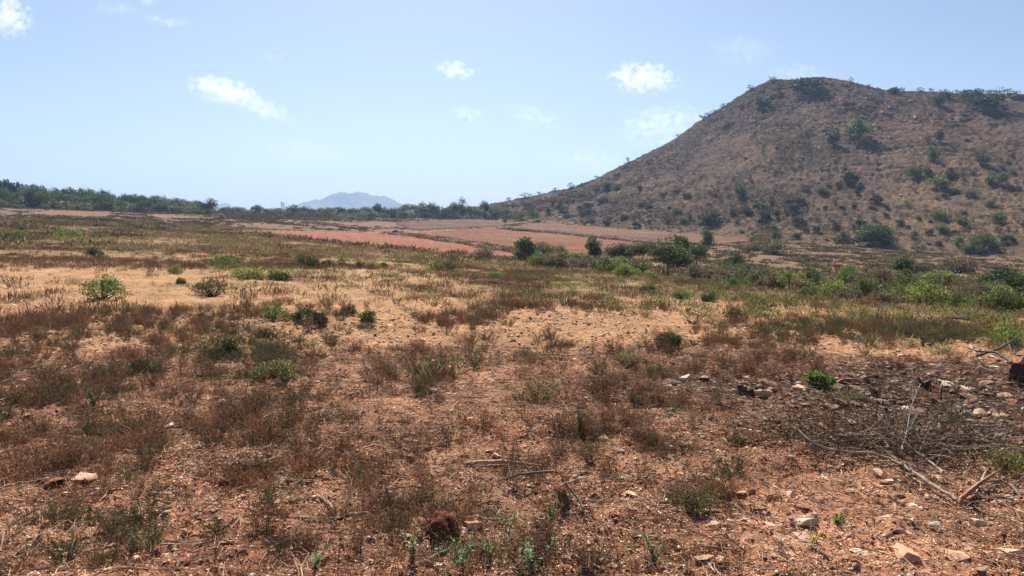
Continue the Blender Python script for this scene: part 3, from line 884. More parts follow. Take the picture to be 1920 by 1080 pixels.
# scrub along the banks
PB = []
for kx, C in enumerate(BK):
    c = int(len(C) * [2.6, 3.2, 1.6, 1.0, 1.2, 1.2, 1.0, .8][kx]); ii = R.integers(0, len(C), c)
    PB.append(C[ii] + R.normal(size=(c, 2)) * [.7, .8, .6, .3, .4, .3, .4, .4][kx])
PB = np.concatenate(PB); m = len(PB)
tag(merge('bank_scrub', ff[:8] + fw[9:], np.stack([PB[:, 0], PB[:, 1], ground_z(PB[:, 0], PB[:, 1]) + .1], 1), R.uniform(0, 6.28, m), R.uniform(.6, 1.5, m), R.uniform(.7, 1.2, (m, 1)) * np.ones((1, 3)), M_DRY), kind='stuff')

# hill cover: low tufts and rubble
hw = [far_weed(.55, .45, 16, (.17, .11, .075), (.12, .095, .065), .11, .7) for _ in range(4)] + [far_weed(.5, .5, 16, (.24, .17, .10), (.17, .12, .075), .1, .9) for _ in range(4)] + [far_weed(.6, .5, 18, (.07, .08, .045), (.1, .1, .055), .12, .7) for _ in range(2)]
nn = 32000
az = R.uniform(az_of(880), az_of(2060), nn); Bq, Rq, _z = hill_prm(az); s = R.uniform(0, 1, nn) ** .85
d = Bq + (Rq - Bq) * s; X, Y = np.sin(az) * d, np.cos(az) * d; Z = hill_z(X, Y)
n = fbm(X * .08, Y * .08, 451, 4); px = 960 + np.tan(az) * F * CP
k = R.uniform(size=nn) < .12 + .88 * sstep(.42, .58, n)
X, Y, Z, s, px = [t[k] for t in (X, Y, Z, s, px)]; m = len(X)
right = sstep(1350, 1800, px) * .55 + .2
vi = np.where(R.uniform(size=m) < right, R.integers(4, 8, m), np.where(R.uniform(size=m) < .8, R.integers(0, 4, m), R.integers(8, 10, m)))
tag(merge('hillside_tufts', hw, np.stack([X, Y, Z - .05], 1), R.uniform(0, 6.28, m), R.uniform(.5, 1.4, m), R.uniform(.75, 1.25, (m, 1)) * np.ones((1, 3)), M_DRY, vi), kind='stuff')


# ------------------------------------------------------------------ stones
def stone(flat=.45, npt=16, col=(.36, .19, .13), rough=.04):
    bm = bmesh.new()
    p = unit(R.normal(size=(npt, 3))) * R.uniform(.8, 1.05, (npt, 1)) * [.5, .5 * R.uniform(.55, .9), .5 * flat]
    p[:, 2] = np.clip(p[:, 2], -.32 * flat, .34 * flat) + R.normal(size=npt) * .012
    vs = [bm.verts.new(x) for x in p]
    r = bmesh.ops.convex_hull(bm, input=vs)
    bmesh.ops.delete(bm, geom=[v for v in bm.verts if not v.link_faces], context='VERTS')
    bm.verts.index_update()
    v = np.array([x.co for x in bm.verts]); f = [[x.index for x in fc.verts] for fc in bm.faces]
    bm.free()
    g = Geo(); g.add(v, jit(col, len(v), .05), None, np.array([x for x in f if len(x) == 3]))
    return g


def big_stone(flat, col, lump=.0):
    """larger stone with chipped edges"""
    bm = bmesh.new()
    npt = 11
    p = unit(R.normal(size=(npt, 3))) * R.uniform(.9, 1.12, (npt, 1)) * [.5, .38, .5 * flat]
    p[:, 2] = np.clip(p[:, 2], -.30 * flat, .33 * flat) + R.normal(size=npt) * .02
    vs = [bm.verts.new(x) for x in p]
    bmesh.ops.convex_hull(bm, input=vs)
    bmesh.ops.delete(bm, geom=[v for v in bm.verts if not v.link_faces], context='VERTS')
    bmesh.ops.dissolve_limit(bm, angle_limit=.25, verts=bm.verts, edges=bm.edges)
    bmesh.ops.bevel(bm, geom=bm.edges[:], offset=.010, segments=1, affect='EDGES')
    bmesh.ops.triangulate(bm, faces=bm.faces)
    bmesh.ops.subdivide_edges(bm, edges=[e for e in bm.edges if e.calc_length() > .12], cuts=2, use_grid_fill=True)
    bmesh.ops.triangulate(bm, faces=bm.faces)
    v = np.array([x.co for x in bm.verts])
    dsp = (fbm(v[:, 0] * 7 + 50, v[:, 1] * 7 + v[:, 2] * 9 + 50, int(R.integers(999)), 3) - .5)
    v = v + unit(v) * dsp[:, None] * (.022 + lump)
    bm.verts.index_update(); f = np.array([[x.index for x in fc.verts] for fc in bm.faces]); bm.free()
    g = Geo(); g.add(v, jit(col, len(v), .06), None, f); return g


SC_ = [(.50, .24, .135), (.60, .36, .21), (.68, .48, .32), (.40, .17, .085), (.28, .135, .09), (.72, .58, .43), (.56, .32, .17)]
sv_ = [stone(R.uniform(.3, .6), int(R.integers(10, 15)), SC_[k % 7]) for k in range(21)]
X, Y, Z, d, px, py = scatter(150000, 3.0, 13)
n2 = fbm(X * 1.2, Y * 1.2, 461, 3)
g = np.maximum(.28 + .5 * sstep(.4, .62, n2), patches(px, py, BURN)) * np.where(d < 7, 1, .45) * (1 - .6 * patches(px, py, TRACK[:5]))
k = R.uniform(size=len(X)) < g
X, Y, Z, d, px, py = [t[k] for t in (X, Y, Z, d, px, py)]; m = len(X)
sz = np.exp(R.normal(size=m) * .5) * .021 * np.where(d > 8, 1.5, 1) * (1 + 1.3 * patches(px, py, BURN))
sz = np.clip(sz, .01, .09)
vi = R.integers(0, 21, m)
tag(merge('gravel', sv_, np.stack([X, Y, Z + micro(X, Y, d) + sz * R.uniform(-.12, .10, m)], 1), R.uniform(0, 6.28, m), sz, R.uniform(.7, 1.25, (m, 1)) * (1 - patches(px, py, BURN)[:, None] * np.array([[.52, .56, .5]])), M_STONE, vi), kind='stuff')
# the finest chips, near the path only
X, Y, Z, d, px, py = scatter(120000, 3.0, 7)
k = R.uniform(size=len(X)) < .25 + .7 * sstep(.42, .58, fbm(X * 1.7, Y * 1.7, 467, 3))
X, Y, Z, d, px, py = [t[k] for t in (X, Y, Z, d, px, py)]; m = len(X)
sz = R.uniform(.007, .017, m)
tag(merge('fine_gravel', [stone(.5, 9, c) for c in SC_], np.stack([X, Y, Z + micro(X, Y, d) + sz * .1], 1), R.uniform(0, 6.28, m), sz, R.uniform(.7, 1.25, (m, 1)) * (1 - .65 * patches(px, py, BURN)[:, None]) * np.ones((1, 3)), M_STONE), kind='stuff')
# pale chips further out and rubble on the hill
X, Y, Z, d, px, py = scatter(9000, 13, 45)
k = R.uniform(size=len(X)) < np.where(py > 520, .6, .15); X, Y, Z, d = [t[k] for t in (X, Y, Z, d)]; m = len(X)
tag(merge('field_gravel', sv_, np.stack([X, Y, Z + .01], 1), R.uniform(0, 6.28, m), R.uniform(.03, .11, m), R.uniform(.7, 1.2, (m, 1)) * np.ones((1, 3)), M_STONE), kind='stuff')
nn = 9000
az = R.uniform(az_of(950), az_of(2000), nn); Bq, Rq, _z = hill_prm(az); s = R.uniform(0, 1, nn); px = 960 + np.tan(az) * F * CP
pr = .035 + patches(px, s, [(1560, .8, 120, .16, .9), (1430, .72, 90, .12, .6), (1560, .6, 60, .3, .5)])
k = R.uniform(size=nn) < pr; d = (Bq + (Rq - Bq) * s)[k]; az = az[k]; X, Y = np.sin(az) * d, np.cos(az) * d; m = len(X)
tag(merge('hill_rubble', [stone(.7, 12, c) for c in ((.5, .4, .3), (.42, .29, .2), (.3, .2, .15), (.58, .5, .4))] * 2, np.stack([X, Y, hill_z(X, Y) + .1], 1), R.uniform(0, 6.28, m),
          np.exp(R.normal(size=m) * .45) * .62, R.uniform(.7, 1.15, (m, 1)) * np.ones((1, 3)), M_STONE), kind='stuff')

# twig and stalk litter
lit = []
for k in range(10):
    g_ = Geo(); L = R.uniform(.08, .3)
    p = np.array([[-L / 2, 0, 0], [-L / 6, R.normal() * .02, R.uniform(0, .02)], [L / 6, R.normal() * .02, R.uniform(0, .03)], [L / 2, R.normal() * .03, R.uniform(0, .03)]])
    tube(g_, p, np.array([1, .9, .7, .4]) * R.uniform(.0015, .0035), [(.42, .26, .14), (.18, .09, .055), (.50, .36, .22), (.30, .14, .08)][k % 4], 3); lit.append(g_)
X, Y, Z, d, px, py = scatter(13000, 3, 9); m = len(X)
tag(merge('twig_litter', lit, np.stack([X, Y, Z + micro(X, Y, d) + .012], 1), R.uniform(0, 6.28, m), R.uniform(.5, 1.3, m), R.uniform(.7, 1.2, (m, 1)) * (1 - .75 * patches(px, py, BURN)[:, None]) * np.ones((1, 3)), M_BARK), kind='stuff')

# ------------------------------------------------------------------ clouds, far off and above the haze
def cloud_mat(k, dens, wn, edge):
    m, nt, out = new_mat('cloud'); t = NT(nt)
    tc = t.n('ShaderNodeTexCoord'); ob = tc.outputs['Object']
    mp = t.n('ShaderNodeMapping'); t.l(ob, mp.inputs[0]); mp.inputs['Scale'].default_value = wn; mp.inputs['Location'].default_value = (k * 7.3, k * 3.1, k * 1.7)
    ns = t.noise(mp.outputs[0], 1.0, 9, .6)
    ln = t.n('ShaderNodeVectorMath', operation='LENGTH'); t.l(ob, ln.inputs[0])
    sx = t.n('ShaderNodeSeparateXYZ'); t.l(ob, sx.inputs[0])
    fall = t.math('SUBTRACT', 1.0, ln.outputs['Value'])
    v = t.math('ADD', t.math('MULTIPLY', fall, 1.0), t.math('MULTIPLY', t.math('SUBTRACT', ns, .5), 5.0))
    v = t.math('SUBTRACT', v, .34)
    v = t.math('MULTIPLY', v, edge, True)
    v = t.math('MULTIPLY', v, t.math('MULTIPLY', fall, 4.0, True))
    p = t.n('ShaderNodeVolumePrincipled'); p.inputs['Color'].default_value = (1, 1, 1, 1); p.inputs['Anisotropy'].default_value = .35
    t.l(t.math('MULTIPLY', v, dens * .27), p.inputs['Density']); t.l(p.outputs[0], out.inputs['Volume'])
    return m


CL = [(12, 30, 90, 75, 0, .011, 3, 'white puffy cloud cut by the left edge of the sky'), (420, 170, 150, 50, -12, .012, 3, 'white double-humped cloud over the left half of the field'), (487, 200, 140, 40, -20, .007, 2, 'fading tail of the double-humped cloud'),
      (853, 132, 80, 34, -8, .012, 3, 'small bright oval cloud at the centre of the sky'), (880, 215, 80, 26, -12, .007, 2, 'small faint streak of cloud below the bright oval one'), (1206, 147, 140, 58, -4, .013, 3, 'brightest ragged white cloud left of the hill top'),
      (1240, 236, 190, 80, 8, .006, 1.6, 'soft broad pinkish white cloud beside the hill shoulder'), (1000, 218, 130, 40, -14, .004, 1.5, 'faint streaky cloud between the centre and the hill'), (1110, 302, 160, 60, -6, .004, 1.5, 'faint low cloud just above the left slope of the hill'),
      (312, 38, 90, 24, -5, .006, 2, 'thin white wisp at the upper left'), (275, 3, 44, 18, -10, .008, 2, 'tiny white wisp at the top edge of the sky'), (515, 108, 60, 22, 5, .004, 1.5, 'tiny pale wisp above the double-humped cloud'), (215, 16, 110, 24, -6, .003, 1.5, 'faint long wisp near the top left'),
      (1395, 95, 160, 70, 0, .0022, 1.2, 'very faint veil of cloud above the hill top'), (1495, 138, 150, 40, 0, .003, 1.2, 'faint cloud peeping over the summit of the hill'), (570, 288, 220, 60, -8, .0020, 1.2, 'very faint low cloud above the blue mountain')]
for k, (px, py, w_, h_, tilt, dens, edge, lab) in enumerate(CL):
    bm = bmesh.new(); bmesh.ops.create_icosphere(bm, subdivisions=4, radius=1)
    me = bpy.data.meshes.new('cloud'); bm.to_mesh(me); bm.free()
    x, y, z = ray(px, py); dd = 7600.0; q = dd / y
    a, c = w_ * 1.12 * dd / F / 2, h_ * 1.2 * dd / F / 2
    me.materials.append(cloud_mat(k + 1, dens, (a / 85, max(c, .5 * a) / 85, c / 70), edge))
    o = link('cloud', me, (x * q, dd, CAMH + z * q), 0, (a, max(c, .5 * a), c)); o.rotation_euler = (0, math.radians(-tilt), 0)
    tag(o, lab, 'cloud')

#PART3
# ------------------------------------------------------------------ trees
def thing(name, label, cat, loc, group=None, rz=0.0, sc=1.0):
    o = bpy.data.objects.new(name, None); COL.objects.link(o); o.empty_display_size = .3
    o.location = loc; o.rotation_euler = (0, 0, rz); o.scale = (sc, sc, sc) if not hasattr(sc, '__len__') else sc
    return tag(o, label, cat, group)


DK, MID, YG, GG, BRT, GRY = (.048, .080, .026), (.080, .120, .036), (.18, .21, .05), (.11, .13, .06), (.10, .18, .035), (.15, .13, .08)
PALE = (.17, .21, .09)
KIND = {
    'acacia': dict(trunk_h=.33, n=3600, leaf=.045, cols=(MID, DK, (.065, .09, .03)), clumps=44, limbs=9, shape='round'),
    'umbrella': dict(trunk_h=.35, n=3600, leaf=.05, cols=(YG, (.10, .125, .035), (.15, .17, .05)), clumps=46, limbs=11, shape='umbrella'),
    'clumpy': dict(trunk_h=.22, n=2400, leaf=.075, cols=((.05, .085, .03), (.07, .11, .04), PALE), clumps=20, limbs=6, shape='clumpy'),
    'dense': dict(trunk_h=.15, n=4200, leaf=.045, cols=(DK, MID, (.045, .075, .03)), clumps=44, limbs=8, shape='round'),
    'grey': dict(trunk_h=.15, n=2200, leaf=.05, cols=(GG, GRY, (.085, .10, .05)), clumps=34, limbs=10, shape='round'),
    'bright': dict(trunk_h=.2, n=2600, leaf=.06, cols=(BRT, (.05, .11, .02)), clumps=26, limbs=6, shape='clumpy'),
    'olive': dict(trunk_h=.12, n=2600, leaf=.045, cols=((.14, .16, .05), (.11, .135, .045)), clumps=32, limbs=8, shape='round'),
}


def valley_tree(px, by, ty, wpx, kind, name, label, cat='tree', group=None, n=1.0):
    p = hit(px, by)[0]; Yd = p[1] * CP - (p[2] - CAMH) * SP
    h = (by - ty) * Yd / F * 1.06; wm = wpx * Yd / F * 1.12
    kw = dict(KIND[kind]); kw['trunk_h'] = kw['trunk_h'] * h; kw['leaf'] = max(kw['leaf'] * max(h, wm) , .05)
    kw['n'] = int(kw['n'] * n)
    t, c = tree(h=h, w=wm, **kw)
    o = thing(name, label, cat, (p[0], p[1], p[2] - .05), group, R.uniform(0, 6.28))
    link('trunk', mesh_from('trunk', t.arrays(), M_BARK), parent=o)
    link('crown', mesh_from('crown', c.arrays(), M_LEAF), parent=o)
    return o


VT = [(988, 491, 449, 52, 'clumpy', 'tree', 'dark clumpy tree with pale top at the left end of the valley row'),
      (1018, 489, 451, 46, 'olive', 'tree', 'rounded green tree pressed against the right side of the pale-topped valley tree'),
      (1046, 490, 459, 42, 'olive', 'tree', 'small olive tree standing before the ploughed field, right of the pale-topped pair'),
      (1114, 488, 445, 36, 'clumpy', 'tree', 'narrow upright tree with dark lumpy foliage rising against the red field'),
      (1162, 488, 461, 58, 'dense', 'tree', 'wide low dome of dark green tree right of the narrow lumpy tree'),
      (1204, 489, 456, 50, 'acacia', 'tree', 'loose green tree between the low dark dome and the bare-trunked acacia'),
      (1252, 519, 448, 72, 'acacia', 'acacia_tree', 'flat-bottomed acacia on a clear dark trunk, tallest in the middle of the valley row'),
      (1272, 505, 445, 50, 'clumpy', 'tree', 'pale-topped tree standing behind the bare-trunked acacia'),
      (1306, 500, 458, 46, 'acacia', 'tree', 'rounded green tree just right of the bare-trunked acacia'),
      (1326, 464, 434, 30, 'clumpy', 'tree', 'small round tree alone on the bank edge of the upper ploughed field'),
      (1379, 515, 473, 38, 'dense', 'tree', 'small dark upright tree alone in straw grass right of the acacia'),
      (1425, 468, 441, 40, 'dense', 'tree', 'dark tree among grey scrub at the near foot of the hill'),
      (1640, 461, 424, 72, 'dense', 'tree', 'large dark spreading tree on the red bank at the foot of the hill'),
      (1692, 531, 483, 46, 'clumpy', 'tree', 'dark tree with bright lumpy top at the right of the valley'),
      (1722, 524, 483, 44, 'grey', 'tree', 'dull grey-green tree half hidden behind the bright lumpy-topped tree'),
      (1752, 548, 508, 70, 'umbrella', 'umbrella_thorn', 'yellow-green umbrella-shaped thorn tree with open branches, right valley'),
      (1882, 560, 501, 82, 'dense', 'tree', 'big dark rounded tree near the right edge of the valley row'),
      (1588, 548, 507, 36, 'bright', 'tree', 'vivid green leafy small tree in the right valley thicket'),
      (1518, 540, 505, 54, 'acacia', 'tree', 'feathery mid-green tree in the thicket left of the vivid green one')]
for t in VT: valley_tree(*t)

# valley thicket: shrubs between the trees
VS = [(910, 488, 26, 40, 'grey'), (1068, 502, 26, 50, 'olive'), (1012, 500, 22, 44, 'olive'), (1095, 503, 22, 40, 'grey'), (1135, 500, 20, 44, 'grey'), (1160, 505, 16, 34, 'olive'), (1200, 512, 26, 44, 'olive'),
      (1218, 524, 12, 30, 'umbrella'), (1300, 524, 14, 36, 'grey'), (1330, 525, 26, 46, 'grey'), (1360, 530, 24, 50, 'grey'), (1400, 528, 22, 46, 'olive'), (1432, 535, 34, 50, 'grey'), (1465, 545, 30, 46, 'grey'), (1485, 548, 34, 42, 'umbrella'),
      (1500, 552, 24, 40, 'grey'), (1545, 550, 36, 44, 'olive'), (1560, 560, 26, 46, 'umbrella'), (1610, 556, 34, 50, 'grey'), (1630, 560, 28, 48, 'olive'), (1640, 545, 34, 46, 'grey'), (1668, 540, 26, 40, 'umbrella'), (1700, 570, 28, 54, 'olive'),
      (1735, 574, 34, 60, 'umbrella'), (1775, 575, 26, 56, 'olive'), (1810, 560, 30, 46, 'grey'), (1835, 578, 26, 50, 'grey'), (1855, 585, 30, 60, 'olive'), (1900, 588, 34, 64, 'olive'), (1915, 560, 34, 50, 'umbrella'), (1795, 512, 22, 50, 'grey'), (1430, 470, 22, 54, 'grey'),
      (1455, 478, 20, 44, 'grey'), (1405, 474, 16, 34, 'grey'), (1840, 468, 20, 44, 'olive'), (1870, 640, 22, 60, 'umbrella'), (1590, 566, 18, 46, 'grey'), (1520, 560, 16, 50, 'olive'), (1660, 572, 18, 50, 'grey'), (1680, 556, 20, 40, 'grey')]
LBL = {'grey': 'grey-brown leafless-looking thicket shrub', 'olive': 'rounded olive green thicket shrub', 'umbrella': 'yellowish bright green thicket shrub'}
for _ in range(46):
    tt = R.uniform(); xx = 1000 + 930 * tt; yy = 498 + 78 * tt ** 1.1 + R.uniform(-14, 8) * (.4 + tt)
    if 1195 < xx < 1300 and yy > 506: continue
    VS.append((xx, yy, R.uniform(16, 30) * (.8 + .4 * tt), R.uniform(34, 62), ['grey', 'grey', 'olive', 'olive', 'umbrella'][R.integers(5)]))
for xx in np.arange(1012, 1480, 25):
    if 1205 < xx < 1290: continue
    VS.append((xx + R.normal() * 6, np.interp(xx, [1000, 1350, 1480], [501, 528, 548]) + R.normal() * 4, R.uniform(18, 30), R.uniform(36, 56), ['grey', 'olive', 'olive', 'umbrella'][R.integers(4)]))
for (px, by, hp, wp, kd) in VS:
    p = hit(px, by)[0]; Yd = p[1]
    wm, hm = wp * Yd / F * (1.1 + .25 * (px > 1450)), hp * Yd / F * (1.2 + .35 * (px > 1450))
    cols = {'grey': ((.17, .13, .085), (.15, .12, .075), (.13, .13, .065)), 'olive': ((.13, .16, .05), (.10, .13, .045)), 'umbrella': ((.20, .23, .055), (.16, .20, .05))}[kd]
    o = link('thicket_shrub', mesh_from('thicket_shrub', bush(wm, hm, 1700, max(.05, .06 * wm), cols, 20, 10).arrays(), M_LEAF), (p[0], p[1], p[2] - .05))
    zone = 'below the ploughed fields' if px < 1180 else ('around the bare-trunked acacia' if px < 1400 else ('left of the vivid green tree' if px < 1580 else ('around the umbrella thorn' if px < 1790 else 'by the big dark tree at right')))
    tag(o, f'{LBL[kd]} {zone}', 'shrub', f'{kd} shrubs {zone}')

# ---- tree line: a few models, copied with their parts
def tl_model(shape, h, w, th, cols, n, leaf, clumps, limbs=6):
    t, c = tree(h=h, w=w, trunk_h=th, n=n, leaf=leaf, cols=cols, clumps=clumps, limbs=limbs, shape=shape)
    return mesh_from('trunk', t.arrays(), M_BARK), mesh_from('crown', c.arrays(), M_LEAF)


TLK = {'round': [tl_model('round', 1, 1.15, .22, (DK, MID, (.04, .065, .026)), 1500, .075, 30) for _ in range(4)],
       'grey': [tl_model('round', 1, 1.2, .15, ((.09, .12, .055), (.125, .145, .07)), 1300, .075, 28) for _ in range(3)],
       'flat': [tl_model('umbrella', 1, 1.5, .35, (MID, (.05, .075, .03)), 1500, .08, 30, 9) for _ in range(2)],
       'spire': [tl_model('spire', 1, .42, .2, ((.045, .07, .03), (.055, .08, .035)), 1000, .06, 24) for _ in range(3)],
       'open': [tl_model('clumpy', 1, .8, .5, (DK, MID), 420, .075, 9, 9) for _ in range(2)]}
TLN = {'round': 'rounded_tree', 'grey': 'rounded_tree', 'flat': 'spreading_tree', 'spire': 'slender_tree', 'open': 'spindly_tree'}


def tl(px, d, ty, wpx, kind, label, group):
    az = float(az_of(px)); x, y = math.sin(az) * d, math.cos(az) * d
    z = float(surf_z(np.array([x]), np.array([y]))[0]) if px < 900 else float(surf_z(np.array([x]), np.array([y]))[0])
    rx, ry, rz_ = ray(px, ty); top = CAMH + d * rz_ / math.hypot(rx, ry)
    h = max(top - z + .1, 1.2); wm = wpx * y / F
    ms = TLK[kind]; tm, cm = ms[R.integers(len(ms))]
    base = {'round': 1.15, 'grey': 1.2, 'flat': 1.5, 'spire': .42, 'open': .8}[kind]
    s = wm / base
    o = thing(TLN[kind], label, 'tree', (x, y, z - .1), group, R.uniform(0, 6.28), (s, s, h))
    link('trunk', tm, parent=o); link('crown', cm, parent=o)
    return o


TOPL = np.array([(-60, 328), (0, 334), (40, 340), (60, 346), (100, 347), (140, 350), (180, 353), (230, 361), (270, 363), (320, 368), (370, 374), (400, 376), (415, 382)], float)
# tall slender plantation on the far left, behind
for px in np.linspace(-40, 72, 26):
    tl(px + R.normal() * 2, R.uniform(285, 320), np.interp(px, TOPL[:, 0], TOPL[:, 1]) + 2 + R.normal() * 1.6, R.uniform(13, 18), 'spire', 'tall slender dark tree in the plantation at the far left skyline', 'slender plantation trees at the far left')
for px in np.linspace(60, 385, 30):
    k = ['round', 'grey', 'grey', 'round'][R.integers(4)]
    tl(px + R.normal() * 3, R.uniform(262, 300), np.interp(px, TOPL[:, 0], TOPL[:, 1]) + R.normal() * 2 + (0 if k != 'spire' else -2), 12 if k == 'spire' else R.uniform(24, 36), k,
       {'round': 'rounded dark tree on the skyline of the left wood', 'grey': 'pale grey-green rounded tree on the skyline of the left wood', 'spire': 'slender pointed tree rising from the left wood skyline'}[k], f'{k} trees on the skyline of the left wood')
for px in np.linspace(-10, 372, 24):
    k = ['round', 'grey', 'flat'][R.integers(3)]
    tl(px + R.normal() * 4, R.uniform(235, 258), np.interp(px, TOPL[:, 0], TOPL[:, 1]) + R.uniform(9, 17), R.uniform(26, 44), k,
       {'round': 'dark rounded tree in the front rank of the left wood', 'grey': 'pale grey-green tree in the front rank of the left wood', 'flat': 'spreading green tree in the front rank of the left wood'}[k], f'{k} trees in the front rank of the left wood')
tl(74, 240, 345, 40, 'round', 'big dark tree between the slender plantation and the left wood', None)
tl(197, 232, 362, 56, 'flat', 'broad dark-shaded tree standing forward of the left wood', None)
tl(281, 232, 372, 36, 'round', 'dark ball-shaped tree standing forward near the middle of the left wood', None)
tl(396, 232, 371, 36, 'round', 'dense dark tree closing the right end of the left wood', None)
for px, w_, ty in ((12, 26, 372), (95, 18, 380), (150, 24, 380), (45, 26, 381), (172, 20, 386)):
    tl(px, 205, ty, w_, 'grey', 'low pale shrubby tree on the open slope before the left wood', 'low shrubby trees before the left wood')

CT = [(428, 386, 30, 'grey'), (450, 386, 38, 'grey'), (488, 383, 28, 'round'), (507, 389, 30, 'grey'), (522, 388, 28, 'grey'), (555, 383, 38, 'round'), (580, 386, 34, 'round'), (600, 389, 28, 'round'), (620, 387, 28, 'grey'), (642, 386, 32, 'round'),
      (668, 389, 30, 'round'), (690, 386, 34, 'grey'), (711, 380, 30, 'round'), (737, 389, 36, 'round'), (752, 386, 34, 'grey'), (772, 381, 38, 'flat'), (793, 376, 28, 'open'), (810, 379, 42, 'round'), (838, 386, 30, 'grey'), (852, 377, 24, 'round'),
      (868, 367, 28, 'open'), (888, 383, 40, 'grey'), (908, 375, 20, 'flat'), (928, 387, 30, 'grey'), (948, 389, 28, 'grey'), (722, 391, 30, 'grey'), (660, 392, 30, 'grey'), (790, 388, 34, 'grey'), (865, 388, 34, 'round')]
for k, (px, ty, w_, kd) in enumerate(CT):
    lab = {'round': 'dark rounded tree in the distant hedgerow', 'grey': 'grey-green bushy tree in the distant hedgerow', 'flat': 'spreading tree in the distant hedgerow', 'open': 'spindly open-crowned tree standing above the distant hedgerow'}[kd]
    zone = 'left of the blue mountain' if px < 570 else ('below the blue mountain' if px < 760 else 'between the blue mountain and the hill')
    if px == 868: lab, zone = 'tallest spindly open-crowned tree', 'against the sky left of the hill foot'
    if px == 908: lab, zone = 'small dark umbrella tree', 'on the skyline where the hill begins'
    if px == 711: lab, zone = 'dark lollipop-shaped tree', 'against the right part of the blue mountain'
    tl(px, R.uniform(248, 285), ty, w_, kd, f'{lab} {zone}', f'{kd} trees {zone}')
# lower scrubby trees in front of that row
for px, by, w_, hp, kd in ((700, 410, 34, 14, 'grey'), (650, 413, 30, 14, 'grey'), (740, 408, 34, 14, 'round'), (760, 410, 36, 16, 'grey'), (820, 408, 40, 18, 'grey'), (850, 407, 36, 20, 'grey'), (880, 406, 34, 20, 'round'), (905, 408, 30, 18, 'grey'),
                       (934, 411, 26, 18, 'round'), (948, 420, 10, 10, 'round'), (975, 413, 30, 16, 'round'), (1000, 414, 26, 20, 'round'), (990, 398, 26, 12, 'round'), (960, 404, 30, 14, 'grey'), (1090, 406, 14, 10, 'round'), (660, 416, 30, 13, 'grey')):
    p = hit(px, by)[0]; dd = math.hypot(p[0], p[1])
    tl(px, dd, by - hp, w_, kd, {'grey': 'low grey-green scrub tree on the field margin before the distant hedgerow', 'round': 'low dark scrub tree near the corner where the fields meet the hill'}[kd], f'{kd} scrub trees on the field margin')

ug = [bush(2.2, 1.3, 70, .42, ((.06, .085, .033), (.085, .11, .045), (.12, .12, .06)), 10, 2) for _ in range(5)]
n_ = 1100
ax = np.concatenate([R.uniform(-60, 400, 600), R.uniform(400, 950, n_ - 600)]); dd_ = np.concatenate([R.uniform(236, 290, 600), R.uniform(245, 292, n_ - 600)])
aa = az_of(ax); X, Y = np.sin(aa) * dd_, np.cos(aa) * dd_
tag(merge('undergrowth', ug, np.stack([X, Y, surf_z(X, Y) - .1], 1), R.uniform(0, 6.28, n_), R.uniform(.8, 1.7, n_) * np.where(ax < 400, 1.25, .85), R.uniform(.7, 1.3, (n_, 1)) * np.ones((1, 3)), M_LEAF), kind='stuff')

# ------------------------------------------------------------------ shrubs on the hill
hb_dark = [mesh_from('hill_shrub', bush(1, .62, 950, .095, ((.055, .066, .03), (.07, .082, .038), (.066, .07, .042)), 18, 4, flat=.9).arrays(), M_LEAF) for _ in range(5)]
hb_grn = [mesh_from('hill_shrub', bush(1, .62, 950, .09, ((.10, .13, .04), (.13, .155, .05), (.075, .10, .035)), 18, 4).arrays(), M_LEAF) for _ in range(4)]
hb_gry = [mesh_from('hill_shrub', bush(1, .55, 420, .08, ((.095, .075, .06), (.085, .075, .05)), 14, 8).arrays(), M_LEAF) for _ in range(3)]
hb_sky = [mesh_from('hill_shrub', bush(1, .95, 300, .085, ((.045, .06, .03), (.06, .075, .035)), 11, 9, gap=.6).arrays(), M_LEAF) for _ in range(4)]
HBK = {'d': hb_dark, 'g': hb_grn, 'b': hb_gry, 's': hb_sky}
HHT = {'d': .62, 'g': .62, 'b': .55, 's': .95}


def hshrub(px, by, wpx, hpx, kind, label, group, ridge=False):
    if ridge:
        az = float(az_of(px)); _b, rr, _z = hill_prm(np.array([az])); dd = float(rr[0]) - 1.5
        x, y = math.sin(az) * dd, math.cos(az) * dd
        p = (x, y, float(hill_z(np.array([x]), np.array([y]))[0]))
    else:
        p = hit(px, by)[0]
    sx = wpx * p[1] / F * 1.08; sz = hpx * p[1] / F / HHT[kind] * 1.05
    ms = HBK[kind]
    o = link('hill_shrub', ms[R.integers(len(ms))], (p[0], p[1], p[2] - .15), R.uniform(0, 6.28), (sx, sx * .9, sz))
    return tag(o, label, 'shrub', group)


def Z5(x, y): return 1240 + x / 2.824, 100 + y / 2.824


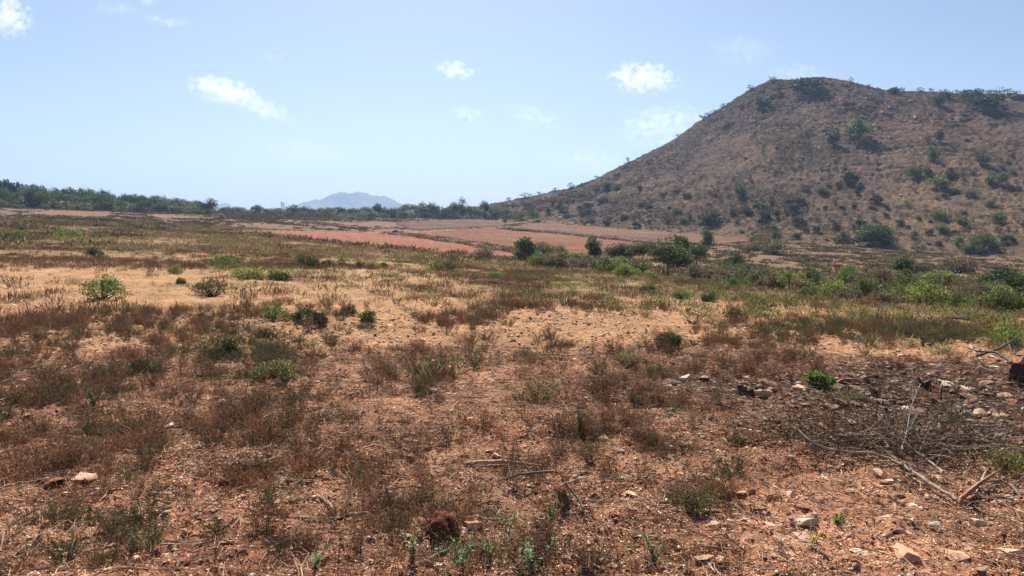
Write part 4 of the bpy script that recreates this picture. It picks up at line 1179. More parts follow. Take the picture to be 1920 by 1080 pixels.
BIG = [(1040, 455, 180, 90, 'g', 'largest green shrub high on the upper slope of the hill'), (912, 492, 60, 85, 'd', 'dark two-tier shrub left of the largest upper-slope green shrub'),
       (1437, 572, 65, 78, 'g', 'upright green shrub alone in the middle of the right slope'), (1690, 588, 85, 50, 'd', 'very dark low shrub on the right slope below the ridge cluster'),
       (1330, 652, 75, 58, 'g', 'green shrub at the left of the trio on the right slope'), (1395, 642, 62, 54, 'g', 'green shrub touching the right side of the trio on the right slope'),
       (1455, 707, 110, 62, 'g', 'bright-topped wide shrub below the pair of green shrubs, right slope'), (1525, 662, 92, 55, 'g', 'domed shrub right of the pair of green shrubs on the slope'),
       (1775, 702, 100, 70, 'g', 'large round olive shrub toward the right end of the mid slope'), (430, 758, 80, 76, 'g', 'tall dark shrub alone on the shaded left mid slope'),
       (1000, 692, 80, 66, 'd', 'dark shrub alone at the centre of the mid slope'), (705, 792, 108, 42, 'd', 'long low dark shrub on the lower slope left of centre'),
       (270, 893, 175, 54, 'd', 'longest dark shrub just above the upper field bank'), (540, 882, 92, 52, 'd', 'dark oval shrub right of the longest shrub above the field bank'),
       (1130, 1012, 200, 60, 'd', 'dark mass of shrub behind the big spreading tree at the hill foot'), (960, 992, 90, 46, 'g', 'light green shrub left of the big spreading hill-foot tree'),
       (1465, 887, 92, 66, 'g', 'loose grey-green shrub on the lower right slope'), (1775, 897, 82, 62, 'g', 'pale yellow-topped round shrub on the lower right slope'),
       (1610, 917, 82, 58, 'g', 'pale straw-green shrub left of the yellow-topped round one'), (1490, 957, 72, 56, 'g', 'fresh green pointed shrub on the lower right slope'),
       (1835, 1007, 72, 52, 'd', 'dark round shrub low on the slope near the right edge'), (1360, 1052, 92, 50, 'b', 'brownish shrub right of the big spreading hill-foot tree'),
       (1640, 1062, 112, 60, 'g', 'wide green shrub at the slope foot above the dark round pair'), (770, 192, 150, 55, 'd', 'dark scrub patch just under the summit of the hill'),
       (535, 290, 72, 62, 'd', 'dark shrub in the gully below the left shoulder of the summit'), (1740, 295, 235, 80, 'd', 'widest dark thicket below the right-hand ridge'),
       (1640, 250, 120, 50, 'd', 'dark thicket joined to the left of the widest ridge thicket')]
for x, y, w_, h_, k, lab in BIG:
    px, py = Z5(x, y); hshrub(px, py, w_ / 2.824, h_ / 2.824, k, lab, None)
SML = [(1410, 472, 45, 45, 'b'), (1470, 467, 45, 60, 'd'), (1550, 752, 52, 36, 'd'), (1655, 767, 82, 46, 'b'), (850, 747, 66, 36, 'd'), (765, 727, 62, 36, 'b'), (1135, 787, 62, 46, 'd'), (705, 838, 64, 45, 'd'), (668, 860, 50, 36, 'b'), (145, 772, 46, 26, 'd'),
       (285, 767, 26, 26, 'd'), (85, 857, 52, 46, 'g'), (35, 892, 72, 46, 'b'), (380, 857, 36, 40, 'g'), (450, 857, 62, 40, 'd'), (730, 907, 82, 46, 'd'), (615, 887, 32, 26, 'd'), (920, 937, 56, 40, 'd'), (1025, 822, 36, 30, 'd'), (1115, 827, 46, 26, 'd'), (1305, 817, 36, 30, 'b'),
       (1260, 912, 56, 36, 'd'), (1420, 962, 36, 30, 'd'), (1690, 1070, 62, 42, 'd'), (820, 952, 42, 36, 'd'), (765, 952, 32, 26, 'd'), (715, 982, 46, 30, 'd'), (1570, 1022, 82, 50, 'g'), (1470, 275, 72, 46, 'd'), (125, 905, 50, 28, 'd'), (590, 800, 40, 22, 'd'), (520, 820, 80, 26, 'd'),
       (920, 800, 30, 28, 'b'), (870, 830, 24, 22, 'd'), (940, 712, 36, 26, 'd'), (1035, 740, 30, 22, 'd'), (215, 662, 50, 20, 'b'), (20, 760, 40, 28, 'd'), (1130, 890, 36, 26, 'b'), (1185, 865, 36, 20, 'd'), (1190, 1010, 40, 26, 'd'), (1700, 1010, 36, 30, 'b'), (1330, 985, 60, 40, 'b'), (590, 930, 40, 30, 'g'),
       (540, 935, 60, 36, 'b'), (610, 970, 60, 40, 'g'), (1870, 955, 40, 26, 'b'), (1250, 510, 36, 30, 'b'), (775, 445, 36, 20, 'b'), (1860, 640, 36, 24, 'd'), (1650, 640, 70, 30, 'b'), (1230, 215, 60, 30, 'd'), (1500, 240, 60, 36, 'd'), (1890, 250, 60, 26, 'd'), (700, 168, 60, 26, 'd'), (860, 210, 70, 30, 'b')]
for x, y, w_, h_, k in SML:
    px, py = Z5(x, y)
    lab = {'d': 'small dark rounded shrub', 'b': 'small brownish dry shrub', 'g': 'small green shrub'}[k]
    zone = 'on the upper hill slope' if py < 290 else ('on the lower hill slope left of centre' if px < 1500 else 'on the lower hill slope at right')
    hshrub(px, py, w_ / 2.824, h_ / 2.824, k, f'{lab} {zone}', f'{lab}s {zone}')
LFT = [(1070, 380, 20, 8, 'd'), (1035, 382, 16, 9, 'd'), (1050, 383, 30, 10, 'd'), (1090, 371, 22, 9, 'd'), (1140, 355, 22, 12, 'd'), (1120, 362, 16, 9, 'd'), (1200, 356, 14, 8, 'd'), (1160, 358, 26, 9, 'd'), (1052, 396, 24, 11, 'd'), (1065, 410, 20, 10, 'd'), (1098, 400, 22, 12, 'd'), (1103, 388, 20, 10, 'd'),
       (985, 388, 30, 11, 'g'), (960, 390, 46, 9, 'd'), (920, 393, 40, 8, 'b'), (940, 398, 26, 8, 'd'), (1172, 410, 18, 10, 'd'), (1130, 380, 22, 10, 'd'), (1205, 388, 20, 10, 'd'), (1285, 372, 12, 10, 'b'), (1250, 404, 26, 12, 'b'), (1030, 400, 12, 14, 'g'), (1270, 362, 14, 7, 'd'), (1290, 370, 16, 8, 'd')]
for px, py, w_, h_, k in LFT:
    hshrub(px, py, w_, h_, k, {'d': 'small dark scrub clump on the low left flank of the hill', 'b': 'small brown scrub clump on the low left flank of the hill', 'g': 'small green bush on the low left flank of the hill'}[k], f'{k} clumps on the low left flank')
RDG = [(440, 50, 32), (300, 36, 26), (200, 46, 32), (75, 36, 25), (545, 50, 30), (255, 70, 20), (230, 60, 20), (955, 26, 34), (1050, 34, 22), (1095, 18, 18), (1225, 26, 36), (1175, 62, 24), (1315, 44, 26), (1370, 30, 30), (1430, 42, 24), (1460, 20, 20), (1500, 52, 30), (1560, 50, 32), (1612, 20, 24), (1670, 60, 36), (1730, 90, 48), (1780, 60, 40),
       (1815, 32, 32), (1850, 24, 16), (1890, 40, 16), (800, 40, 14), (720, 40, 14), (850, 30, 14), (650, 14, 14), (990, 16, 16)]
for x, w_, h_ in RDG:
    px, _ = Z5(x, 0)
    z = 'on the left shoulder skyline of the hill' if px < 1440 else ('on the summit skyline of the hill' if px < 1610 else 'on the long right-hand ridge skyline')
    hshrub(px, 0, w_ / 2.824, h_ / 2.824, 's', f'thin see-through shrub {z}', f'thin shrubs {z}', True)
for px, w_, h_, lab in ((1174, 9, 13, 'single spindly bush on the bare left slope skyline'), (1070, 18, 13, 'dark bush on the low left slope skyline'), (1117, 10, 7, None), (1010, 14, 9, None), (985, 26, 10, None), (955, 14, 10, None), (1040, 12, 9, None)):
    hshrub(px, 0, w_, h_, 's', lab or 'little shrub on the low left skyline of the hill', None if lab else 'little shrubs on the low left skyline', True)
cnt = 0
while cnt < 95:
    px, py = R.uniform(1080, 1925), R.uniform(345, 480)
    if R.uniform() > sstep(335, 430, py) + .1: continue
    p = hit(px, py)[0]
    if hill_z(p[:1], p[1:2])[0] < ground_z(p[:1], p[1:2])[0] + .5: continue
    cnt += 1; s = R.uniform(7, 17); k = 'dbbdg'[R.integers(5)]
    lab = {'d': 'tiny dark tuft-like shrub scattered', 'b': 'tiny brown tuft-like shrub scattered', 'g': 'tiny green tuft-like shrub scattered'}[k]
    z = 'over the hill foot left of centre' if px < 1500 else 'over the hill foot at right'
    hshrub(px, py, s, s * R.uniform(.5, .75), k, f'{lab} {z}', f'{lab} {z}')


# ------------------------------------------------------------------ single green plants of the field
def sprig(h, w_, n, leaf, col, stems=3, scol=(.12, .08, .05)):
    g = Geo()
    for s in range(stems):
        e = np.array([R.normal() * w_ * .4, R.normal() * w_ * .4, h * R.uniform(.7, 1.0)]); m = e * [.35, .35, .5] + R.normal(size=3) * .02 * h
        tube(g, [np.zeros(3), m, e], [.003, .0022, .0012], scol, 4)
        k = R.uniform(.15, 1, (n, 1)); P = np.where(k < .5, m * k * 2, m + (e - m) * (k - .5) * 2)
        leaves(g, P, R.normal(size=(n, 3)) + [0, 0, .5], leaf * R.uniform(.6, 1.3, n), leaf * R.uniform(.22, .4, n), jit(col, n, .25))
    return g


VIV, LIM, OLG, DRK, PSG, GYG = ((.13, .19, .045), (.17, .22, .06)), ((.21, .23, .065), (.24, .24, .08)), ((.13, .13, .055), (.16, .14, .06)), ((.04, .07, .025), (.06, .09, .03)), ((.24, .22, .10), (.28, .24, .11)), ((.15, .20, .11), (.20, .25, .15))
GP = [(195, 562, 76, 46, VIV, 'green_bush', 'large bright green feathery bush on the sandy strip at left'),
      (516, 603, 62, 40, VIV, 'green_bush', 'bright green bush touching a darker bush, left of mid-field'),
      (566, 605, 54, 40, DRK, 'green_bush', 'dark green bush against the right of a bright green one'),
      (600, 612, 28, 34, DRK, 'green_bush', 'small dark upright bush right of the bright and dark pair'),
      (690, 610, 34, 36, VIV, 'green_bush', 'small bright green upright bush alone on the mid-field sand'),
      (648, 594, 44, 26, OLG, 'green_bush', 'dull olive low bush left of the small bright upright one'),
      (425, 500, 66, 22, VIV, 'green_bush', 'flat bright green leafy mat, left of the row of dark plants'),
      (462, 524, 60, 24, LIM, 'green_bush', 'yellow-green low bush beneath the flat bright mat'),
      (522, 526, 54, 15, DRK, 'green_bush', 'long low dark green bush right of the yellow-green one'),
      (328, 514, 32, 22, LIM, 'green_bush', 'yellow-green tuft on the sandy slope at left'),
      (339, 533, 18, 14, LIM, 'green_bush', 'tiny yellow-green tuft below the larger tuft on the sandy slope'),
      (178, 482, 36, 18, DRK, 'green_bush', 'dark grey-green rounded bush alone on the left slope'),
      (396, 556, 62, 40, OLG, 'green_bush', 'straggly olive bush with yellowish top above the dry band'),
      (572, 503, 44, 28, DRK, 'green_bush', 'dark leafy plants by the reddish termite mound'),
      (612, 500, 20, 16, DRK, 'green_bush', 'small dark plant first right of the reddish mound'),
      (641, 501, 18, 17, DRK, 'green_bush', 'small dark plant second right of the reddish mound'),
      (676, 504, 20, 18, DRK, 'green_bush', 'small dark plant, tallest of the short row right of the mound'),
      (699, 505, 24, 14, OLG, 'green_bush', 'olive low plant in the short row right of the mound'),
      (720, 504, 16, 15, DRK, 'green_bush', 'small dark plant ending the short row right of the mound'),
      (836, 508, 62, 18, OLG, 'green_bush', 'wide green-brown low bush in the middle of the field'),
      (928, 525, 34, 20, VIV, 'green_bush', 'bright green tufty bush in the middle of the field'),
      (1215, 550, 34, 18, DRK, 'green_bush', 'dark green low bush in the weedy strip below the valley thicket'),
      (1275, 562, 40, 22, VIV, 'green_bush', 'fresh green low bush in the weedy strip below the acacia'),
      (1330, 566, 36, 18, DRK, 'green_bush', 'dark green low bush in the weedy strip right of the acacia'),
      (1370, 600, 50, 34, OLG, 'green_bush', 'pale olive bush standing at the sandy edge right of centre'),
      (1252, 655, 46, 38, DRK, 'green_bush', 'dark green forked bush in the purplish dry band right of centre'),
      (1010, 755, 84, 48, PSG, 'green_bush', 'pale straw-green airy bush on bare red soil at centre'),
      (1538, 730, 50, 42, VIV, 'green_bush', 'light green feathery bush on the edge of the burnt ground'),
      (1892, 892, 72, 56, LIM, 'green_bush', 'feathery yellow-green bush at the right edge by the brushwood'),
      (1380, 838, 26, 22, OLG, 'green_bush', 'little olive tuft left of the brushwood heap'),
      (1895, 650, 64, 46, VIV, 'green_bush', 'bright green bush at the right edge above the burnt ground'),
      (1180, 690, 44, 36, PSG, 'green_bush', 'pale grey-straw bush in front of the purplish dry band'),
      (1595, 755, 44, 26, PSG, 'green_bush', 'pale wispy tuft among the burnt stones'),
      (425, 670, 50, 44, OLG, 'green_bush', 'olive leafy bush in the left-hand thicket of dry weeds'),
      (520, 715, 90, 46, OLG, 'green_bush', 'wide dark olive bush at the right end of the left thicket'),
      (270, 705, 70, 30, DRK, 'green_bush', 'low dark green bush in the left-hand thicket'),
      (130, 445, 50, 12, VIV, 'green_bush', 'green weedy clump right of the dark bank on the left slope'),
      (30, 445, 40, 12, VIV, 'green_bush', 'green weedy clump below the dark bank at the left edge')]
for px, py, wp, hp, cols, nm, lab in GP:
    p = hit(px, py)[0]; Yd = p[1] - (p[2] - CAMH) * SP
    wm, hm = wp * Yd / F, hp * Yd / F
    near = Yd < 9
    if cols is PSG or (near and cols is LIM):
        g = dry_weed(hm, wm * .42, 60, 14, tuple(np.array(cols[0]) * .8), cols[1], .6, .002, .018)
    else:
        g = bush(wm, hm, 1400, max(.03, .06 * max(wm, hm)), cols, 26, 12, up=.8)
    tag(link(nm, mesh_from(nm, g.arrays(), M_LEAF), (p[0], p[1], p[2] - .02)), lab, 'bush')
SPR = [(180, 775, 26, 52, (.04, .07, .025), 3, 'dark green upright seedling in the left thicket of dry weeds'), (1086, 815, 20, 58, (.04, .06, .025), 2, 'dark-leaved upright seedling right of centre'),
       (1517, 1033, 26, 44, (.34, .27, .05), 2, 'small yellow-leaved seedling among the pink slabs'), (952, 1020, 22, 70, (.17, .24, .13), 2, 'tallest pale grey-green sprig at the bottom centre'),
       (1000, 1085, 90, 70, (.18, .25, .15), 7, 'spreading pale grey-green plant at the bottom edge'), (868, 1075, 90, 60, (.14, .20, .10), 7, 'grey-green sprawling plant left of the tallest sprig'),
       (775, 1060, 60, 80, (.20, .20, .10), 7, 'wispy pale green plant beside the red clod'), (1035, 985, 40, 60, (.13, .19, .07), 4, 'fresh green sprig before the charred stump'),
       (920, 1060, 30, 56, (.10, .16, .06), 4, 'dark stemmed green sprig below the tallest sprig'), (1570, 985, 26, 14, (.13, .17, .05), 5, 'tiny green tuft between the white lump and the pink slab'),
       (1225, 1060, 60, 50, (.13, .16, .07), 6, 'thin grey-green plant right of the bottom centre'), (410, 1010, 40, 46, (.05, .07, .03), 5, 'dark green low plant beside the flat tan slab'), (590, 1075, 40, 40, (.16, .20, .10), 4, 'pale sprig at the bottom edge left of centre')]
for px, py, wp, hp, col, st, lab in SPR:
    p = hit(px, py)[0]; Yd = p[1] - (p[2] - CAMH) * SP
    g = sprig(hp * Yd / F, wp * Yd / F, 30, .024 if py > 900 else .035, tuple(np.array(col) * 1.7), st)
    tag(link('seedling', mesh_from('seedling', g.arrays(), M_LEAF), tuple(p)), lab, 'seedling')


# ------------------------------------------------------------------ stones one can point to
TAN, PNK, RDD, WHT, GRYS, PUR = (.78, .50, .33), (.70, .39, .25), (.32, .12, .065), (.78, .62, .44), (.42, .28, .18), (.26, .14, .10)
BS = []
def Z8(x, y): return 1280 + x / 2.4547, 640 + y / 2.4547
for x, y, w_, h_, c, fl, lab in [(960, 835, 100, 36, TAN, .3, 'flat pale pink slab with a broken top, above the charred wood at right'), (1012, 1000, 135, 75, PNK, .7, 'largest wedge-shaped pink block at the bottom right'),
                       (1238, 1005, 115, 60, PNK, .6, 'pink block with a dark right face next to the largest wedge'), (1200, 950, 90, 30, TAN, .3, 'flat pink slab leaning on the dark-faced block'), (1500, 1000, 95, 60, TAN, .55, 'pale pink block at the right end of the bottom row of stones'),
                       (812, 990, 75, 42, TAN, .5, 'small tan block left of the largest wedge'), (568, 850, 85, 48, WHT, .8, 'whitish crumbly lump of stone on the red soil'), (100, 1008, 85, 28, TAN, .3, 'flat tan slab beside a white stick at the bottom'), (175, 1010, 50, 22, TAN, .35, 'small tan chip touching the flat slab by the white stick'),
                       (942, 660, 62, 36, PNK, .5, 'upright pink slab at the lower edge of the brushwood'), (842, 645, 34, 28, PNK, .6, 'small pink stone standing among the brushwood'), (768, 655, 44, 24, TAN, .4, 'flat pink stone at the left foot of the brushwood'), (525, 772, 90, 26, RDD, .25, 'broad flat reddish slab sunk in the soil'),
                       (535, 722, 62, 18, PNK, .3, 'thin pink slab above the broad reddish one'), (268, 705, 52, 18, PNK, .3, 'thin pink slab left of the broad reddish one'), (140, 855, 56, 34, TAN, .4, 'pale slanting slab left of the whitish lump'), (250, 815, 38, 30, PNK, .6, 'small square pink block left of the whitish lump'),
                       (1155, 855, 52, 28, WHT, .5, 'pale whitish stone right of the flat broken slab'), (1055, 905, 76, 20, TAN, .3, 'flat pale slab just under the charred wood'), (1430, 345, 44, 50, WHT, .9, 'white crumpled stone on the burnt ground at right'), (1425, 135, 66, 28, WHT, .5, 'white slab beside the burnt log at the right edge'),
                       (1210, 200, 70, 26, WHT, .5, 'white and grey stone behind the upright black stick'), (1212, 370, 40, 22, PNK, .4, 'pink stone on the burnt ground behind the brushwood'), (372, 200, 62, 34, RDD, .7, 'dark red clod at the left edge of the burnt ground'), (530, 195, 60, 34, RDD, .7, 'crumbling red clod left of the light green feathery bush'),
                       (730, 190, 80, 30, RDD, .6, 'long red clod right of the light green feathery bush'), (150, 225, 36, 18, WHT, .5, 'white stone on the left part of the burnt ground'), (1085, 1075, 70, 30, PNK, .5, 'pink block cut by the bottom edge of the picture'), (1290, 965, 50, 40, PNK, .6, 'squarish pink block behind the dark-faced block'), (870, 400, 40, 22, WHT, .5, 'white stone showing through the top of the brushwood')]:
    BS.append((*Z8(x, y), w_ / 2.4547, h_ / 2.4547, c, fl, lab))
def Z6(x, y): return x / 2.4547, 640 + y / 2.4547
for x, y, w_, h_, c, fl, lab in [(935, 815, 112, 36, TAN, .28, 'flat tan slab lying alone, largest stone at left'), (900, 552, 50, 28, RDD, .7, 'rounded red stone in the left thicket edge'), (912, 615, 44, 32, RDD, .8, 'round dark red stone below the rounded red one'), (1055, 665, 80, 48, RDD, .7, 'rough brown clod with white chips at left'),
                       (390, 640, 92, 24, TAN, .25, 'long thin tan slab on the left side'), (960, 730, 46, 16, TAN, .35, 'small flat tan stone above the largest left slab'), (310, 705, 42, 16, TAN, .4, 'small tan stone below the long thin slab'), (172, 805, 52, 28, PNK, .5, 'pinkish stone near the left edge'), (55, 955, 62, 28, PNK, .5, 'pink stone at the left edge near the bottom'),
                       (560, 1062, 86, 44, RDD, .6, 'dark red clod cut by the bottom edge at left'), (850, 1035, 66, 40, RDD, .5, 'smooth red slab at the bottom left of centre'), (620, 1010, 44, 22, TAN, .5, 'small pale stone above the dark red bottom clod'), (250, 715, 30, 30, GRYS, .8, 'small grey stone with a pale rim at left'), (255, 660, 110, 30, RDD, .5, 'long dark red clod next to the thin tan slab')]:
    BS.append((*Z6(x, y), w_ / 2.4547, h_ / 2.4547, c, fl, lab))
def Z7(x, y): return 640 + x / 2.4547, 640 + y / 2.4547
for x, y, w_, h_, c, fl, lab in [(262, 850, 40, 26, TAN, .7, 'small round tan stone left of the red clod at bottom centre'), (1290, 640, 36, 22, WHT, .5, 'white stone under the dry bush right of centre'), (1355, 632, 40, 20, WHT, .5, 'white flat stone right of the first white one under the dry bush'), (1110, 608, 40, 18, GRYS, .4, 'grey flat stone above the charred stump'),
                       (1245, 185, 30, 18, WHT, .5, 'white stone on the red soil above the burnt patch'), (1090, 632, 36, 16, PNK, .5, 'pink stone above the charred stump'), (1340, 705, 60, 18, TAN, .3, 'thin tan slab right of the charred stump'), (1520, 540, 40, 22, GRYS, .5, 'grey stone at the right of the dry bush'), (505, 825, 44, 24, RDD, .5, 'red chip behind the red clod at bottom centre')]:
    BS.append((*Z7(x, y), w_ / 2.4547, h_ / 2.4547, c, fl, lab))
for px, py, wp, hp, c, fl, lab in BS:
    p = hit(px, py)[0]; Yd = p[1] - (p[2] - CAMH) * SP
    wm = wp * Yd / F * 1.38; g = big_stone(1.0, c, .06 if c in (WHT, RDD) else 0)
    hm = max(hp * Yd / F * .8, wm * .18)
    o = link('stone', mesh_from('stone', g.arrays(), M_STONE), (p[0], p[1], p[2] + hm * .42), R.uniform(-.5, .5), (wm, wm * 1.05, hm * 1.35))
    o.rotation_euler[0] = R.normal() * .10 - .05; o.rotation_euler[1] = R.normal() * .12
    tag(o, lab, 'stone')
# further slabs, near ones first
sm_ = [mesh_from('stone', big_stone(R.uniform(.3, .6), c).arrays(), M_STONE) for c in (TAN, PNK, RDD, GRYS, PUR, PNK, TAN, PUR, WHT)]
X, Y, Z, d, px, py = scatter(5200, 3.1, 11, -20, 1940)
dn = np.maximum(patches(px, py, BURN) * .9, np.maximum(patches(px, py, [(1650, 960, 380, 130, .5)]), .10))
k = np.nonzero((R.uniform(size=len(X)) < dn) & (py < 1085))[0][:235]
for i in k:
    b = patches(px[i:i + 1], py[i:i + 1], BURN)[0] > .45
    j = int(R.integers(9)) if not b else int([3, 4, 7, 4, 2, 1, 3, 7, 8, 4][R.integers(10)])
    s = R.uniform(.05, .12) * (1.7 if b else 1)
    o = link('stone', sm_[j], (X[i], Y[i], Z[i] + micro(X[i:i + 1], Y[i:i + 1], d[i:i + 1])[0] + s * .08), R.uniform(0, 6.28), s)
    o.rotation_euler[0] = R.normal() * .2; o.rotation_euler[1] = R.normal() * .2
    cn = ['pale tan', 'pink', 'dark red', 'grey', 'dark purplish', 'pink', 'pale tan', 'dark purplish', 'whitish'][j]
    z = 'lying on the dark burnt ground' if b else ('on the red soil at lower right' if px[i] > 1150 else 'among the dry weeds at lower left and centre')
    tag(o, f'{cn} angular stone {z}', 'stone', f'{cn} stones {z}')


# ------------------------------------------------------------------ wood: branches, sticks, stumps
def on(px, py, up=0.0):
    """points above the soil: rows of (px, py, height)"""
    return hit(px, py)[0] + np.array([0, 0, up])


def limb(name, pts, rad, col, label, cat, twigs=0, tl_=.25, tcol=None, M=M_BARK, sides=7):
    P = np.array([on(p[0], p[1], p[2] if len(p) > 2 else .01) for p in pts])
    n = max(8, len(P) * 4); t = np.concatenate([[0], np.cumsum(np.linalg.norm(np.diff(P, axis=0), axis=1))]); tt = np.linspace(0, t[-1], n)
    Q = np.stack([np.interp(tt, t, P[:, k]) for k in range(3)], 1)
    for _ in range(2): Q[1:-1] = (Q[:-2] + 2 * Q[1:-1] + Q[2:]) / 4
    Q += R.normal(size=Q.shape) * rad[0] * .18
    o0 = Q[0].copy(); Q = Q - o0
    g = Geo(); rr = np.interp(np.linspace(0, 1, n), np.linspace(0, 1, len(rad)), rad) * (1 + R.normal(size=n) * .08)
    tube(g, Q, rr, col, sides)
    for _ in range(twigs):
        i = R.integers(n // 4, n - 1); a = Q[i]; dr = unit(unit(Q[min(i + 1, n - 1)] - Q[i - 1]) * .6 + R.normal(size=3) * [.7, .7, .5] + [0, 0, .15])
        L = tl_ * R.uniform(.4, 1.2); q = [a]
        for s in range(4):
            dr = unit(dr + R.normal(size=3) * .22); q.append(q[-1] + dr * L / 4)
        q = np.array(q); gz = ground_z(q[:, 0] + o0[0], q[:, 1] + o0[1]) - o0[2]; q[:, 2] = np.maximum(q[:, 2], gz + .005)
        tube(g, q, np.linspace(rr[i] * .5, .0012, 5), tcol or col, 4)
        if R.uniform() < .6:
            m = q[2]; dd = unit(dr + R.normal(size=3) * .6); tube(g, [m, m + dd * L * .2, m + dd * L * .4 + R.normal(size=3) * .01], [.0022, .0016, .0009], tcol or col, 3)
    o = link(name, mesh_from(name, g.arrays(), M, True), tuple(o0))
    return tag(o, label, cat), Q, o0


def Z9(x, y): return 1380 + x / 3.556, 760 + y / 3.556
GB, GBR, PW = (.30, .21, .15), (.17, .105, .07), (.52, .42, .32)
pts = [(1500, 655, .03), (1400, 605, .03), (1280, 525, .035), (1180, 458, .04), (1050, 388, .06), (910, 342, .09), (740, 336, .09), (600, 318, .10), (480, 272, .14), (400, 192, .18), (330, 165, .18)]
br, _, o0 = limb('fallen_branch', [(*Z9(x, y + u * 750), u) for x, y, u in pts], [.013, .0125, .012, .011, .0095, .008, .0065, .0045, .003], (.31, .22, .155), 'long curved grey-brown fallen branch with a split reddish end, lying before the brushwood', 'branch', 12, .34, (.20, .14, .10))
# split end of the branch: a wedge of torn red wood rising to the right
g = Geo(); a = np.array([on(*Z9(1490, 662), .025), on(*Z9(1620, 610), .075), on(*Z9(1760, 590), .15)]) - o0
tube(g, [a[0], (a[0] + a[1]) / 2, a[1], a[2]], [.014, .017, .012, .002], (.33, .13, .065), 5)
tube(g, [a[0] + [0, .02, 0], a[1] + [0, .02, -.02], a[2] * .8 + a[1] * .2 + [0, .02, -.03]], [.010, .009, .002], (.50, .27, .15), 4)
link('split_wood', mesh_from('split_wood', g.arrays(), M_BARK), tuple(o0)).parent = br
bpy.data.objects['split_wood'].location = (0, 0, 0)

limb('dead_branch', [(*Z9(1380, 470), .02), (*Z9(1250, 400), .05), (*Z9(1100, 360), .12), (*Z9(1020, 330), .22), (*Z9(930, 290), .35)], [.009, .008, .007, .005, .002], (.36, .28, .22), 'pale grey forked branch sticking up out of the brushwood', 'branch', 9, .35)
limb('dead_branch', [(*Z9(1100, 400), .1), (*Z9(1135, 360), .2), (*Z9(1140, 330), .30), (*Z9(1205, 300), .46)], [.006, .005, .004, .002], (.42, .36, .30), 'thin pale twig rising steeply from the middle of the brushwood', 'branch', 4, .2)
limb('dead_branch', [(*Z9(600, 300), .1), (*Z9(760, 310), .12), (*Z9(900, 320), .12), (*Z9(1040, 310), .14)], [.006, .006, .005, .003], (.34, .26, .20), 'grey twig lying level across the brushwood', 'branch', 6, .25)
limb('dead_branch', [(*Z9(1900, 640), .02), (*Z9(1830, 590), .05), (*Z9(1760, 570), .06), (*Z9(1650, 560), .05)], [.010, .010, .008, .005], (.16, .11, .085), 'dark bent branch behind the split end of the fallen branch', 'branch', 8, .25)
limb('dead_branch', [(*Z9(1600, 620), .0), (*Z9(1625, 590), .05), (*Z9(1655, 560), .10)], [.012, .010, .004], (.45, .34, .25), 'short pale stub beside the split end of the fallen branch', 'branch', 2, .12)
limb('dead_branch', [(*Z9(1500, 200), .06), (*Z9(1580, 180), .05), (*Z9(1680, 178), .04), (*Z9(1780, 160), .03)], [.007, .007, .006, .004], (.33, .27, .22), 'grey twig lying at the back right of the brushwood', 'branch', 6, .2)

# the heap of cut brush: tangled thin twigs
g = Geo(); c0 = hit(1640, 862)[0]
for k in range(720):
    px, py = R.normal(1650, 125), R.normal(846, 24)
    lim = np.interp(px, [1400, 1490, 1550, 1640, 1740, 1800, 1910], [840, 850, 868, 858, 885, 915, 915])
    if not (1400 < px < 1910 and 785 < py < lim): continue
    p = hit(px, py)[0] + [0, 0, R.uniform(0, .10)] - c0
    dr = unit(np.array([R.normal() * 1.2, R.normal() * .5, R.normal() * .35 + .08])); L = R.uniform(.15, .7); q = [p]
    for s in range(4): dr = unit(dr + R.normal(size=3) * .28); q.append(q[-1] + dr * L / 4)
    q = np.array(q); q[:, 2] = np.maximum(q[:, 2], ground_z(q[:, 0] + c0[0], q[:, 1] + c0[1]) - c0[2] + .004)
    c = jit([(.14, .095, .07), (.10, .065, .045), (.22, .165, .12), (.12, .08, .055)][R.integers(4)], 1, .2)[0]
    tube(g, q, np.linspace(R.uniform(.002, .0045), .001, 5), c, 3)
    if k % 2 == 0:
        n = 10; leaves(g, q[R.integers(1, 5, n)] + R.normal(size=(n, 3)) * .015, R.normal(size=(n, 3)), R.uniform(.015, .035, n), R.uniform(.007, .014, n), jit([(.12, .09, .05), (.09, .09, .045), (.17, .11, .065)][R.integers(3)], n))
tag(link('brushwood_heap', mesh_from('brushwood_heap', g.arrays(), M_DRY), tuple(c0)), 'low tangled heap of cut grey-brown brushwood behind the long fallen branch', 'brushwood')

